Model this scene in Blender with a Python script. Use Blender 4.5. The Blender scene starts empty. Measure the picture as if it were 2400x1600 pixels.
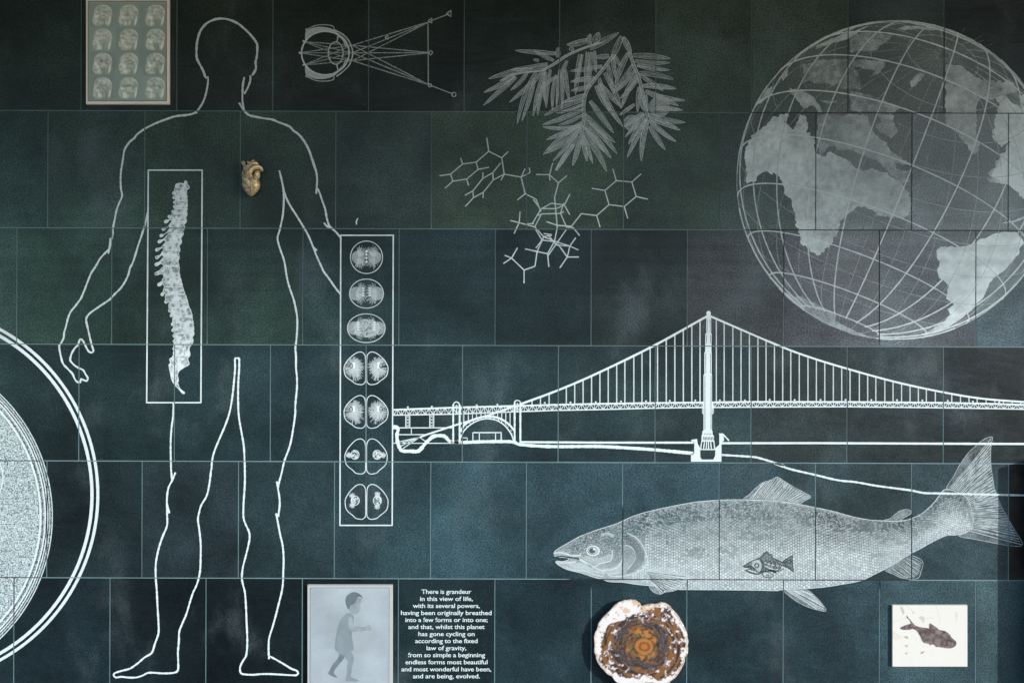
import bpy, bmesh, math, random
import numpy as np
from mathutils import Vector, Matrix
from mathutils.geometry import delaunay_2d_cdt
random.seed(7)
C = bpy.context.scene.collection
S = 0.002            # metres per wall unit (one unit is about one photograph pixel)
TH = 0.003           # tiny roll of the hand-held camera

# ---------------------------------------------------------------- camera
LENS = 40.0
DIST = 4.8 * LENS / 36.0
cam = bpy.data.cameras.new("camera"); cam.lens = LENS; cam.sensor_width = 36; cam.clip_end = 500
cob = bpy.data.objects.new("camera", cam); C.objects.link(cob)
cob.matrix_world = Matrix.Translation((0, -DIST, 0)) @ Matrix.Rotation(math.pi/2, 4, 'X') @ Matrix.Rotation(TH, 4, 'Z')
bpy.context.scene.camera = cob

# ---------------------------------------------------------------- sky, sun, exposure
SUN_EL = 14.0; SUN_FROM_NORMAL = 54.0
el = math.radians(SUN_EL); az = math.radians(SUN_FROM_NORMAL)
sd = Vector((math.sin(az)*math.cos(el), -math.cos(az)*math.cos(el), math.sin(el)))   # towards the sun
w = bpy.data.worlds.new("World"); bpy.context.scene.world = w; w.use_nodes = True
nt = w.node_tree; bg = nt.nodes["Background"]
sky = nt.nodes.new("ShaderNodeTexSky"); sky.sky_type = 'NISHITA'; sky.sun_disc = False
sky.ozone_density = 3.5; sky.dust_density = .6; sky.sun_elevation = el; sky.sun_rotation = math.atan2(sd.x, sd.y)
nt.links.new(sky.outputs[0], bg.inputs[0]); bg.inputs[1].default_value = 0.15
sl = bpy.data.lights.new("sun", 'SUN'); sl.energy = 2.3; sl.angle = math.radians(0.8); sl.color = (1, .975, .94)
so = bpy.data.objects.new("sun", sl); C.objects.link(so); so.rotation_euler = sd.to_track_quat('Z', 'Y').to_euler()
vs = bpy.context.scene.view_settings
vs.view_transform = 'Standard'; vs.look = 'None'; vs.gamma = 1.0; vs.exposure = 1.17

# ---------------------------------------------------------------- helpers
def lin(c):
    return tuple((x/255/12.92 if x/255 <= .04045 else ((x/255+.055)/1.055)**2.4) for x in c)
def W(p):                                   # photograph px -> wall units (undoes the camera roll)
    x, y = p[0]-1200, p[1]-800
    return (1200 + x*math.cos(TH) + y*math.sin(TH), 800 - x*math.sin(TH) + y*math.cos(TH))
def T(ox, oy, k):
    return lambda *pts: [(ox + a/k, oy + b/k) for a, b in pts]
def world(u, v, h=0.0):
    return Vector((S*(u-1200), -h, S*(800-v)))
def cr(pts, step=3.0, closed=False):        # Catmull-Rom through the points, resampled
    P = [np.array(p, float) for p in pts]
    if len(P) < 3 and not closed:
        out = []
        n = max(1, int(np.linalg.norm(P[1]-P[0])/step))
        return [tuple(P[0] + (P[1]-P[0])*i/n) for i in range(n+1)]
    n = len(P); out = []
    rng = range(n if closed else n-1)
    for i in rng:
        p1, p2 = P[i], P[(i+1) % n]
        p0 = P[i-1] if (i > 0 or closed) else 2*p1-p2
        p3 = P[(i+2) % n] if (i+2 < n or closed) else 2*p2-p1
        m = max(1, int(np.linalg.norm(p2-p1)/step))
        for j in range(m):
            t = j/m
            out.append(tuple(.5*((2*p1)+(-p0+p2)*t+(2*p0-5*p1+4*p2-p3)*t*t+(-p0+3*p1-3*p2+p3)*t**3)))
    if not closed: out.append(tuple(P[-1]))
    return out
def densify(pts, step, closed=True):
    out = []; n = len(pts)
    for i in range(n if closed else n-1):
        a, b = pts[i], pts[(i+1) % n]; m = max(1, int(math.hypot(b[0]-a[0], b[1]-a[1])/step))
        out += [(a[0]+(b[0]-a[0])*j/m, a[1]+(b[1]-a[1])*j/m) for j in range(m)]
    if not closed: out.append(pts[-1])
    return out
rs = np.random.RandomState(3)
_tab = rs.rand(256, 256)
def vnoise(x, y):
    x = np.asarray(x, float); y = np.asarray(y, float)
    xi = np.floor(x).astype(int); yi = np.floor(y).astype(int)
    fx = x-xi; fy = y-yi; fx = fx*fx*(3-2*fx); fy = fy*fy*(3-2*fy)
    g = lambda a, b: _tab[a % 256, b % 256]
    return (g(xi, yi)*(1-fx)+g(xi+1, yi)*fx)*(1-fy)+(g(xi, yi+1)*(1-fx)+g(xi+1, yi+1)*fx)*fy
def fbm(x, y, o=4):
    s = 0; a = .5; t = 0
    for k in range(o):
        s = s + a*vnoise(x*2**k+17*k, y*2**k+31*k); t += a; a *= .5
    return s/t
def rough(pts, amp, step=3.0, sc=.12, seed=0):
    out = []
    for i, (x, y) in enumerate(densify(pts, step)):
        out.append((x+amp*2*(float(fbm(x*sc+seed, y*sc, 3))-.5), y+amp*2*(float(fbm(x*sc, y*sc+50+seed, 3))-.5)))
    return out

# ---------------------------------------------------------------- materials
def mat(name, col=(.5, .5, .5), rough=.7, metal=0.0, spec=.5):
    m = bpy.data.materials.new(name); m.use_nodes = True
    b = m.node_tree.nodes["Principled BSDF"]
    b.inputs["Base Color"].default_value = (*col, 1); b.inputs["Roughness"].default_value = rough
    b.inputs["Metallic"].default_value = metal; b.inputs["Specular IOR Level"].default_value = spec
    return m, m.node_tree, b
def N(t, kind, **kw):
    n = t.nodes.new(kind)
    for k, v in kw.items():
        if k.startswith('i_'): n.inputs[int(k[2:]) if k[2:].isdigit() else k[2:]].default_value = v
        else: setattr(n, k, v)
    return n
def math_node(t, op, a, b=None):
    n = t.nodes.new("ShaderNodeMath"); n.operation = op
    for i, x in enumerate((a, b)):
        if x is None: continue
        if isinstance(x, (int, float)): n.inputs[i].default_value = x
        else: t.links.new(x, n.inputs[i])
    return n.outputs[0]
def noise(t, vec, scale, detail=2, rough=.5, dist=0):
    n = t.nodes.new("ShaderNodeTexNoise"); t.links.new(vec, n.inputs["Vector"])
    n.inputs["Scale"].default_value = scale; n.inputs["Detail"].default_value = detail
    n.inputs["Roughness"].default_value = rough; n.inputs["Distortion"].default_value = dist
    return n.outputs["Fac"]

# dark honed slate: colour of each slab from its object colour, grain from noise, light pools and haze painted in by cloudy noise
m_stone, t, b = mat("slate", rough=.45, spec=.2)
geo = t.nodes.new("ShaderNodeNewGeometry"); oi = t.nodes.new("ShaderNodeObjectInfo")
pos = geo.outputs["Position"]
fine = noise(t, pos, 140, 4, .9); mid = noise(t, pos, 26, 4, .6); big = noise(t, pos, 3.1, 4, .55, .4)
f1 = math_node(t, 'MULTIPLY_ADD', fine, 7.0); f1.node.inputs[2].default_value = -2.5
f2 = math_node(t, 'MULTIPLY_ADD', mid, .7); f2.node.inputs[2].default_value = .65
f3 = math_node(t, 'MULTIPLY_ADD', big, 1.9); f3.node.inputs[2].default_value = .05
vast = noise(t, pos, .95, 3, .5, .3); f4 = math_node(t, 'MULTIPLY_ADD', vast, 2.6); f4.node.inputs[2].default_value = -.3  # broad noise, painted pools of light across the slabs
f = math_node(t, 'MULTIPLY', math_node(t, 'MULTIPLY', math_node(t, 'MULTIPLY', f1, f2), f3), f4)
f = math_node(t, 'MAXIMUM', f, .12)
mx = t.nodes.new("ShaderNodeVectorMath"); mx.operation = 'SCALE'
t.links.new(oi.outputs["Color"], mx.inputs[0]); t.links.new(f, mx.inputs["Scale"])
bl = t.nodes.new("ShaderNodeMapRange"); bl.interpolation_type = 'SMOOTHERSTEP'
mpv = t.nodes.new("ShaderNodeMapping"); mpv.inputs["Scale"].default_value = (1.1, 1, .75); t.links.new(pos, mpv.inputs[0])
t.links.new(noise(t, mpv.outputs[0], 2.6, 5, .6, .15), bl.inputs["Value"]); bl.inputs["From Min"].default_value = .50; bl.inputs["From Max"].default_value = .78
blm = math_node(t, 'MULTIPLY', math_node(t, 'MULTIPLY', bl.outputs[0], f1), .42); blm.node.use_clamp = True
mb = N(t, "ShaderNodeMix", data_type='RGBA'); t.links.new(blm, mb.inputs[0]); t.links.new(mx.outputs[0], mb.inputs[6]); mb.inputs[7].default_value = (.085, .115, .125, 1)  # pale haze painted into the stone in place of reflections
# pale pin-prick flecks
vor = N(t, "ShaderNodeTexVoronoi"); vor.inputs["Scale"].default_value = 38; t.links.new(pos, vor.inputs["Vector"])
fl = math_node(t, 'LESS_THAN', vor.outputs["Distance"], .032)
mixf = N(t, "ShaderNodeMix", data_type='RGBA'); t.links.new(math_node(t, 'MULTIPLY', fl, .5), mixf.inputs[0])
t.links.new(mb.outputs[2], mixf.inputs[6]); mixf.inputs[7].default_value = (.3, .34, .35, 1)
t.links.new(mixf.outputs[2], b.inputs["Base Color"])
r = math_node(t, 'MULTIPLY_ADD', mid, .3); r.node.inputs[2].default_value = .19
t.links.new(r, b.inputs["Roughness"])
bp = t.nodes.new("ShaderNodeBump"); bp.inputs["Strength"].default_value = .25; bp.inputs["Distance"].default_value = .002
t.links.new(fine, bp.inputs["Height"])
bp2 = t.nodes.new("ShaderNodeBump"); bp2.inputs["Strength"].default_value = .35; bp2.inputs["Distance"].default_value = .012
mp = t.nodes.new("ShaderNodeMapping"); mp.inputs["Scale"].default_value = (.6, 1, 1.6); t.links.new(pos, mp.inputs[0])
t.links.new(noise(t, mp.outputs[0], 5.5, 3, .5, .6), bp2.inputs["Height"]); t.links.new(bp.outputs[0], bp2.inputs["Normal"])
t.links.new(bp2.outputs[0], b.inputs["Normal"])

def attr_mat(name, colour, rough=.85, spec=.2, sc=300.):
    """sand-blasted marks: opacity comes from how densely the stone is etched (attribute 'tone': r = density, g = graininess)"""
    m, t, b = mat(name, colour, rough, 0, spec)
    geo = t.nodes.new("ShaderNodeNewGeometry"); pos = geo.outputs["Position"]
    a = N(t, "ShaderNodeAttribute", attribute_name="tone"); sp = t.nodes.new("ShaderNodeSeparateColor")
    t.links.new(a.outputs["Color"], sp.inputs[0])
    fine = noise(t, pos, sc, 2, .7); md = noise(t, pos, 45, 3, .6)
    n = math_node(t, 'ADD', math_node(t, 'MULTIPLY', math_node(t, 'SUBTRACT', fine, .5), 3.2), math_node(t, 'MULTIPLY', math_node(t, 'SUBTRACT', md, .5), 1.0))
    al = math_node(t, 'ADD', sp.outputs[0], math_node(t, 'MULTIPLY', n, sp.outputs[1])); al.node.use_clamp = True
    tr = t.nodes.new("ShaderNodeBsdfTransparent"); ms = t.nodes.new("ShaderNodeMixShader")
    t.links.new(al, ms.inputs[0]); t.links.new(tr.outputs[0], ms.inputs[1]); t.links.new(b.outputs[0], ms.inputs[2])
    t.links.new(ms.outputs[0], t.nodes["Material Output"].inputs[0])
    return m
m_etch = attr_mat("etched_slate", (.585, .665, .68))
m_speckle = attr_mat("speckled_etched_slate", (.62, .74, .765), sc=150.)
m_carve = attr_mat("dark_unetched_slate", (.030, .045, .050), rough=.6)
def col_mat(name, rough=.6, spec=.4, sc=300., amt=.25, bump=.2):
    m, t, b = mat(name, rough=rough, spec=spec)
    geo = t.nodes.new("ShaderNodeNewGeometry"); a = N(t, "ShaderNodeAttribute", attribute_name="tone")
    fine = noise(t, geo.outputs["Position"], sc, 3, .7)
    k = math_node(t, 'MULTIPLY_ADD', fine, amt*2); k.node.inputs[2].default_value = 1-amt
    v = t.nodes.new("ShaderNodeVectorMath"); v.operation = 'SCALE'
    t.links.new(a.outputs["Color"], v.inputs[0]); t.links.new(k, v.inputs["Scale"]); t.links.new(v.outputs[0], b.inputs["Base Color"])
    bp = t.nodes.new("ShaderNodeBump"); bp.inputs["Strength"].default_value = bump; bp.inputs["Distance"].default_value = .001
    t.links.new(fine, bp.inputs["Height"]); t.links.new(bp.outputs[0], b.inputs["Normal"])
    return m
m_print = col_mat("printed_metal", rough=.5)
m_wood = col_mat("petrified_wood", rough=.38, sc=170, amt=.3)
m_fossil = col_mat("limestone", rough=.8, sc=160, amt=.10)
m_grout = col_mat("pointing", rough=.9, sc=200, amt=.3)

# ---------------------------------------------------------------- slab joints
ROWS = [-12+262.5-262.5, 262.5, 537, 809.5, 1082.5, 1356, 1629.5]
ROWS[0] = -11.5
JX = {0: [-34, 190, 414.5, 639.5, 864, 1088, 1311.5, 1537, 1762, 1987.5, 2212.5, 2437],
      1: [-112, 112, 339, 563, 787, 1011, 1235, 1461.5, 1686, 1912, 2137, 2363, 2588],
      2: [-185, 39.5, 262, 486, 710, 935.4, 1160.7, 1385.7, 1611, 1837, 2061, 2287, 2512],
      3: [-39, 185, 409, 634, 858, 1084, 1308.6, 1535.7, 1760.5, 1985.7, 2211.4, 2436],
      4: [-115, 110, 333, 559, 784, 1009.5, 1234, 1459.7, 1685.7, 1911.5, 2136.7, 2363.8, 2588],
      5: [-192, 32.5, 257.7, 482.8, 708.5, 933.8, 1159.8, 1385.7, 1610, 1836, 2061.6, 2287, 2512]}
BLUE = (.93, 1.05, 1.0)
TINT = {0: [(33,42,38),(30,36,32),(30,34,29),(22,24,21),(23,26,24),(36,45,42),(34,42,38),(48,60,54),(68,80,73),(48,58,62),(27,37,45)],  # slab colours, with reflections and pools of light painted in
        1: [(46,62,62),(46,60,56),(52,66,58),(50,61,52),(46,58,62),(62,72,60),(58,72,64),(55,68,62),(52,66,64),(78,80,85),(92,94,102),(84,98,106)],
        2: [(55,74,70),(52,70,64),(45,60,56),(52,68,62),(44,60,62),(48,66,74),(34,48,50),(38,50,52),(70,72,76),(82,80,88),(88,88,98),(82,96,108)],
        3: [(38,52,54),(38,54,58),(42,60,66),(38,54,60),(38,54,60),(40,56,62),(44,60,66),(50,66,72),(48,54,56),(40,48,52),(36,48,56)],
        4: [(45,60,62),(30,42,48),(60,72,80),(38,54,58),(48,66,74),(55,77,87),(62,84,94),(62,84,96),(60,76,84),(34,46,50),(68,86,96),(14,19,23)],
        5: [(36,50,56),(30,42,50),(28,38,44),(28,40,46),(24,34,38),(30,44,48),(46,66,76),(44,62,70),(48,68,78),(54,74,84),(74,96,106),(84,106,114)]}  # right-hand slabs also paint in the corner's shadow and sheen
for rr in range(6):
    ym = (ROWS[rr]+ROWS[rr+1])/2
    JX[rr] = [W((x, ym))[0] for x in JX[rr]]
HW = 1.15
def cut_joints(bm):
    """take the etched skin away where a joint between two slabs passes"""
    if not bm.verts: return
    us = [v.co.x for v in bm.verts]; vv = [v.co.y for v in bm.verts]
    u0, u1, v0, v1 = min(us), max(us), min(vv), max(vv)
    touched = False
    for y in ROWS[:6]:
        if v0 < y+HW and v1 > y-HW:
            for d in (-HW, HW):
                fs = [f for f in bm.faces if min(q.co.y for q in f.verts) < y+d < max(q.co.y for q in f.verts)]
                if fs:
                    g = set(fs)
                    for f_ in fs: g.update(f_.edges); g.update(f_.verts)
                    bmesh.ops.bisect_plane(bm, geom=list(g), plane_co=(0, y+d, 0), plane_no=(0, 1, 0)); touched = True
    for rr in range(6):
        a, b_ = ROWS[rr], ROWS[rr+1]
        if v1 < a or v0 > b_: continue
        for x in JX[rr]:
            if u0 < x+HW and u1 > x-HW:
                for d in (-HW, HW):
                    fs = []
                    for f_ in bm.faces:
                        xs = [q.co.x for q in f_.verts]
                        if min(xs) < x+d < max(xs):
                            cy = sum(q.co.y for q in f_.verts)/len(f_.verts)
                            if a < cy < b_: fs.append(f_)
                    if fs:
                        g = set(fs)
                        for f_ in fs: g.update(f_.edges); g.update(f_.verts)
                        bmesh.ops.bisect_plane(bm, geom=list(g), plane_co=(x+d, 0, 0), plane_no=(1, 0, 0)); touched = True
    dead = []
    for f_ in bm.faces:
        c = f_.calc_center_median()
        kill = any(abs(c.y-y) < HW*.98 for y in ROWS[:6])
        if not kill:
            for rr in range(6):
                if ROWS[rr] < c.y <= ROWS[rr+1]:
                    kill = any(abs(c.x-x) < HW*.98 for x in JX[rr]); break
        if kill: dead.append(f_)
    if dead: bmesh.ops.delete(bm, geom=dead, context='FACES')

# ---------------------------------------------------------------- objects
def empty(name, label, cat, at, group=None, h=0.0):
    o = bpy.data.objects.new(name, None); C.objects.link(o)
    u, v = W(at); o.location = world(u, v, h); o.empty_display_size = .05
    o['label'] = label; o['category'] = cat
    if group: o['group'] = group
    return o
def finish(name, me, parent=None, m=None, kind=None, label=None):
    o = bpy.data.objects.new(name, me); C.objects.link(o)
    if m: me.materials.append(m)
    if parent is not None: o.parent = parent
    if kind: o['kind'] = kind
    if label: o['label'] = label
    return o
def abs_loc(o):
    p = Vector(o.location)
    while o.parent is not None: o = o.parent; p = p + Vector(o.location)
    return p
class Sk:
    """collects flat marks in wall units (h in metres proud of the slab face)"""
    def __init__(s): s.v = []; s.c = []; s.f = []
    def ribbon(s, pts, wd=4.0, tone=.95, grain=.15, h=.0008, step=3.0, wob=.22, closed=False, smooth=True, tones=None, taper=0):
        P = cr(pts, step, closed) if smooth else densify(pts, step, closed)
        P = [W(p) for p in P]
        n = len(P); i0 = len(s.v)
        if n < 2: return
        for i, p in enumerate(P):
            a = P[i-1] if (i > 0 or closed) else P[i]; b_ = P[(i+1) % n] if (i < n-1 or closed) else P[i]
            dx, dy = b_[0]-a[0], b_[1]-a[1]; L = math.hypot(dx, dy) or 1
            k = wd/2*(1+random.uniform(-wob, wob))
            if taper:
                e = min(i, n-1-i)/(n*.5); k *= (1-taper)+taper*math.sin(min(1, e)*math.pi/2)
            nx, ny = -dy/L*k, dx/L*k
            s.v += [(p[0]+nx, p[1]+ny, h), (p[0]-nx, p[1]-ny, h)]
            tt = tone if tones is None else tones[min(len(tones)-1, int(i*len(tones)/n))]
            s.c += [(tt, grain, 0, 1)]*2
        for i in range(n if closed else n-1):
            j = (i+1) % n
            s.f.append((i0+2*i, i0+2*i+1, i0+2*j+1, i0+2*j))
    def poly(s, pts, tone=.5, grain=.2, h=.0005, raw=False):
        P = pts if raw else [W(p) for p in pts]
        vo, eo, fo, *_ = delaunay_2d_cdt([Vector(p) for p in P], [], [list(range(len(P)))], 1, 1e-5)
        i0 = len(s.v)
        for q in vo:
            tt = tone(q.x, q.y) if callable(tone) else tone
            s.v.append((q.x, q.y, h)); s.c.append((tt, grain, 0, 1) if not isinstance(tt, tuple) else tt)
        s.f += [tuple(i0+i for i in f_) for f_ in fo]
    def area(s, pts, tone, grain=.2, h=.0005, g=5.0):
        """filled outline with inner points, so that density can vary"""
        P = [W(p) for p in pts]
        us = [p[0] for p in P]; vv = [p[1] for p in P]
        Q = [Vector(p) for p in P]; n = len(Q)
        A = np.array(P)
        gx = np.arange(min(us)+g/2, max(us), g); gy = np.arange(min(vv)+g/2, max(vv), g)
        X, Y = np.meshgrid(gx, gy); X = X.ravel(); Y = Y.ravel(); ins = np.zeros(len(X), bool); near = np.zeros(len(X), bool)
        for i in range(n):
            x1, y1 = A[i]; x2, y2 = A[(i+1) % n]
            c = (y1 > Y) != (y2 > Y)
            with np.errstate(divide='ignore', invalid='ignore'):
                xi = (x2-x1)*(Y-y1)/(y2-y1 if y2 != y1 else 1e-9)+x1
            ins ^= c & (X < xi)
            near |= (X-x1)**2+(Y-y1)**2 < (g*.35)**2
        ok = ins & ~near
        Q += [Vector((x, y)) for x, y in zip(X[ok], Y[ok])]
        vo, eo, fo, *_ = delaunay_2d_cdt(Q, [], [list(range(n))], 1, 1e-5)
        i0 = len(s.v)
        vx = np.array([q.x for q in vo]); vy = np.array([q.y for q in vo])
        tt = tone(vx, vy) if callable(tone) else np.full(len(vx), tone)
        for k in range(len(vx)):
            s.v.append((vx[k], vy[k], h))
            if np.ndim(tt) == 2: s.c.append((*[float(z) for z in tt[k]], 1))
            else: s.c.append((float(tt[k]), grain, 0, 1))
        s.f += [tuple(i0+i for i in f_) for f_ in fo]
    def disc(s, c, r, tone=.95, grain=.1, h=.0009, n=12, ry=None):
        s.poly([(c[0]+r*math.cos(a*2*math.pi/n), c[1]+(ry or r)*math.sin(a*2*math.pi/n)) for a in range(n)], tone, grain, h)
    def circle(s, c, rx, ry=None, wd=2, tone=.9, a0=0, a1=360, **kw):
        ry = ry or rx; n = max(8, int(abs(a1-a0)/360*max(rx, ry)*2*math.pi/5))
        pts = [(c[0]+rx*math.cos(math.radians(a0+(a1-a0)*i/n)), c[1]+ry*math.sin(math.radians(a0+(a1-a0)*i/n))) for i in range(n+1)]
        if abs(a1-a0) >= 360: s.ribbon(pts[:-1], wd, tone, closed=True, **kw)
        else: s.ribbon(pts, wd, tone, **kw)
    def build(s, name, parent=None, m=None, kind=None, label=None, cut=True, base=None):
        me = bpy.data.meshes.new(name); m = m or m_etch
        bm = bmesh.new(); lay = bm.verts.layers.float_color.new("tone")
        vs_ = [bm.verts.new(p) for p in s.v]
        for q, c in zip(vs_, s.c): q[lay] = c
        for f_ in s.f:
            try: bm.faces.new([vs_[i] for i in f_])
            except ValueError: pass
        if cut: cut_joints(bm)
        loose = [q for q in bm.verts if not q.link_faces]
        if loose: bmesh.ops.delete(bm, geom=loose, context='VERTS')
        o0 = abs_loc(parent) if parent is not None else Vector((0, 0, 0))
        for q in bm.verts: q.co = world(q.co.x, q.co.y, q.co.z) - o0
        bm.normal_update()
        for f_ in bm.faces:
            if f_.normal.y > 0: f_.normal_flip()
        bm.to_mesh(me); bm.free()
        return finish(name, me, parent, m, kind, label)
def solid(name, outline, h0, h1, m, parent=None, col=None, label=None, bevel=0, front=None):
    """upright slab standing on the wall: outline in wall units, from h0 to h1 metres"""
    me = bpy.data.meshes.new(name); bm = bmesh.new(); lay = bm.verts.layers.float_color.new("tone")
    a = [bm.verts.new((u, v, h0)) for u, v in outline]; b_ = [bm.verts.new((u, v, h1)) for u, v in outline]
    n = len(a)
    bm.faces.new(a[::-1]); bm.faces.new(b_)
    for i in range(n): bm.faces.new((a[i], a[(i+1) % n], b_[(i+1) % n], b_[i]))
    if bevel: bmesh.ops.bevel(bm, geom=[e for e in bm.edges if all(abs(q.co.z-h1) < 1e-6 for q in e.verts)], offset=bevel, segments=1, affect='EDGES')
    for q in bm.verts: q[lay] = (*(col or (1, 1, 1)), 1)
    o0 = abs_loc(parent) if parent is not None else Vector((0, 0, 0))
    for q in bm.verts: q.co = world(q.co.x, q.co.y, q.co.z) - o0
    bmesh.ops.recalc_face_normals(bm, faces=bm.faces)
    bm.to_mesh(me); bm.free()
    return finish(name, me, parent, m, None, label)

# ================================================================ the wall of slabs
wall = empty("slate_wall", "dark slate wall of staggered square slabs, covered with pale etched drawings", "wall", (1200, 1620), h=-.03)
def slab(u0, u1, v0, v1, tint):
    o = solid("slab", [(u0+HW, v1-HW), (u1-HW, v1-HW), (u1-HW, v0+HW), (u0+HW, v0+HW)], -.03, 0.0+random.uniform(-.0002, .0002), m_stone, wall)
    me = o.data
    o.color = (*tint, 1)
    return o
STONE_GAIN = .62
ROWGAIN = {-1: 2, 0: 1.9, 1: 1.45, 2: 1.12, 3: .95, 4: .95, 5: .85, 6: .8}  # upper rows painted lighter to offset the shade there
allrows = list(zip([-1]+list(range(6))+[6], [ROWS[0]-273.5]+ROWS, ROWS+[ROWS[-1]+273.5]))
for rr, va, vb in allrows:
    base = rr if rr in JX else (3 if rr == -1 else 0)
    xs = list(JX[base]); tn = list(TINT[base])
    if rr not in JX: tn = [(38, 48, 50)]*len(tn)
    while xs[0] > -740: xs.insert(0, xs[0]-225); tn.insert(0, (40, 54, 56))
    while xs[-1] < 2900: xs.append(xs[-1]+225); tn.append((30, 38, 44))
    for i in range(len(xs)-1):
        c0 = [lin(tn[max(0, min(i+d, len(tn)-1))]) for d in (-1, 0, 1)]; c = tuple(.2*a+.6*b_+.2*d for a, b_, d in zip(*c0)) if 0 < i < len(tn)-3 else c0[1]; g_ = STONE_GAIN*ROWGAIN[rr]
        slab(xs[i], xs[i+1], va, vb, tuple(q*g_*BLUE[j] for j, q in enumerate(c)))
# pointing, slightly recessed; darker where the slabs were masked and blasted
def grout_col(x, y):
    d = math.hypot(x-2100, y-422) < 376
    f_ = 1330 < x < 2140 and 1175+abs(x-1750)*.05 < y < 1376
    ring = math.hypot(x+272, y-1209) < 392
    if d or f_ or ring: return (.012, .016, .018)
    k = (.50 + .75*float(fbm(x*.006, y*.006+9)))*(.72+.62*min(1, y/1300)**2)
    return (.13*k, .205*k, .22*k)
def joint(pts, hor):
    me = bpy.data.meshes.new("joint"); bm = bmesh.new(); lay = bm.verts.layers.float_color.new("tone")
    prev = None; o0 = abs_loc(wall)
    for (x, y) in pts:
        d = (0, HW+.6) if hor else (HW+.6, 0)
        a = bm.verts.new(world(x-d[0], y-d[1], -.0016)-o0); b_ = bm.verts.new(world(x+d[0], y+d[1], -.0016)-o0)
        for q in (a, b_): q[lay] = (*grout_col(x, y), 1)
        if prev: bm.faces.new((prev[0], prev[1], b_, a))
        prev = (a, b_)
    bm.to_mesh(me); bm.free(); finish("joint", me, wall, m_grout)
for y in ROWS: joint([(x, y) for x in range(-950, 3120, 10)], True)
for rr in range(6):
    for x in [JX[rr][0]-225*k for k in (3, 2, 1)]+JX[rr]+[JX[rr][-1]+225]: joint([(x, ROWS[rr]+HW+.6+(ROWS[rr+1]-ROWS[rr]-2*HW-1.2)*i/20) for i in range(21)], False)

# ================================================================ unseen ground, with roof, battens and pier added to shade the slabs
def box(name, x0, x1, y0, y1, z0, z1, m):
    me = bpy.data.meshes.new(name); bm = bmesh.new(); bmesh.ops.create_cube(bm, size=1)
    for q in bm.verts: q.co = Vector((x0+(q.co.x+.5)*(x1-x0), y0+(q.co.y+.5)*(y1-y0), z0+(q.co.z+.5)*(z1-z0)))
    bm.to_mesh(me); bm.free(); o = finish(name, me, None, m, 'structure'); return o
m_pave, t, b = mat("paving", (.26, .27, .27), .8)
geo = t.nodes.new("ShaderNodeNewGeometry"); rmp = t.nodes.new("ShaderNodeMix"); rmp.data_type = 'RGBA'
t.links.new(noise(t, geo.outputs["Position"], 9, 5, .6), rmp.inputs[0]); rmp.inputs[6].default_value = (.10, .11, .11, 1); rmp.inputs[7].default_value = (.17, .18, .18, 1)
t.links.new(rmp.outputs[2], b.inputs["Base Color"])
m_shade_canopy, t, b = mat("added_canopy_boards", (.30, .29, .26), .6)
box("pavement", -60, 60, -80, .4, -2.25, -2.05, m_pave)
box("added_shade_canopy", -9, 9, -1.9, .3, 2.25, 2.45, m_shade_canopy)  # unseen roof, added to dim the top of the wall
SL = 22
for k in range(SL):                          # unseen battens, added and thinned outward so sunlight fades in down the wall
    yk = -1.9-3.5*(k+.5)/SL; wk = .5*3.5/SL*(1.0-.95*((k+.5)/SL)**1.3)
    box("added_shade_batten", -9, 9, yk-wk, yk+wk, 2.25, 2.27, m_shade_canopy)
px = world(W((2417, 1500))[0], 0).x
m_shade_pier, t, b = mat("added_pier_black", (.02, .02, .022), .5)
box("added_shade_pier", px, px+.5, -.115, .2, -2.05, world(0, 1070).z, m_shade_pier)  # unseen black pier, added to cast the shadow edge at lower right

# ================================================================ standing figure
A1 = T(0, 0, 3.92); A2 = T(600, 0, 3.92); B1 = T(0, 300, 3.92); B2 = T(0, 700, 3.92); B3 = T(0, 1100, 3.136)
D1 = T(500, 300, 4.704); D2 = T(500, 633, 4.704); D3 = T(500, 966, 4.704)
fig = empty("figure_etching", "etched white outline of a standing human figure, head, arms and legs apart", "etching", (480, 1590))
def strokes(name, parent, lst, wd=4.2, tone=.92, **kw):
    for k, p in enumerate(lst):
        s = Sk(); s.ribbon(p, wd, tone, h=.0007+.00004*k, **kw); s.build(name, parent)
strokes("head_outline", fig, [
    [(603,102),(603,122),(601,138),(599,146),(600,160),(597,168),(591,177)],
    A1((2250,270),(2180,215),(2090,180),(2010,175),(1950,190),(1890,225),(1840,290),(1815,370),(1806,440),(1806,520),(1815,555),(1845,610),(1870,660),(1885,705),(1898,722)),
    A1((2250,270),(2300,320),(2340,370))+[(603,104)]], wd=5, tone=.8)
strokes("neck_outline", fig, [
    A1((1908,705),(1912,740),(1905,800),(1885,890),(1855,960),(1812,1022)),
    A1((2245,710),(2232,780),(2228,860),(2228,930),(2240,1000),(2252,1030)),
    A1((2300,695),(2300,740),(2280,800),(2245,865)), A1((2197,945),(2220,985),(2250,1025))], wd=4.3, tone=.8)
strokes("shoulder_outline", fig, [
    A1((1812,1030),(1760,1050),(1700,1060),(1610,1070),(1520,1100),(1430,1135),(1330,1185),(1255,1240),(1240,1265),(1190,1305)),
    A1((2252,1030),(2290,1060),(2352,1075))+A2((80,1090),(150,1100),(210,1125),(265,1145),(310,1165),(345,1200),(390,1235),(430,1285),(465,1340),(495,1400),(520,1480),(550,1568))], wd=4.8, tone=.84)
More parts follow.
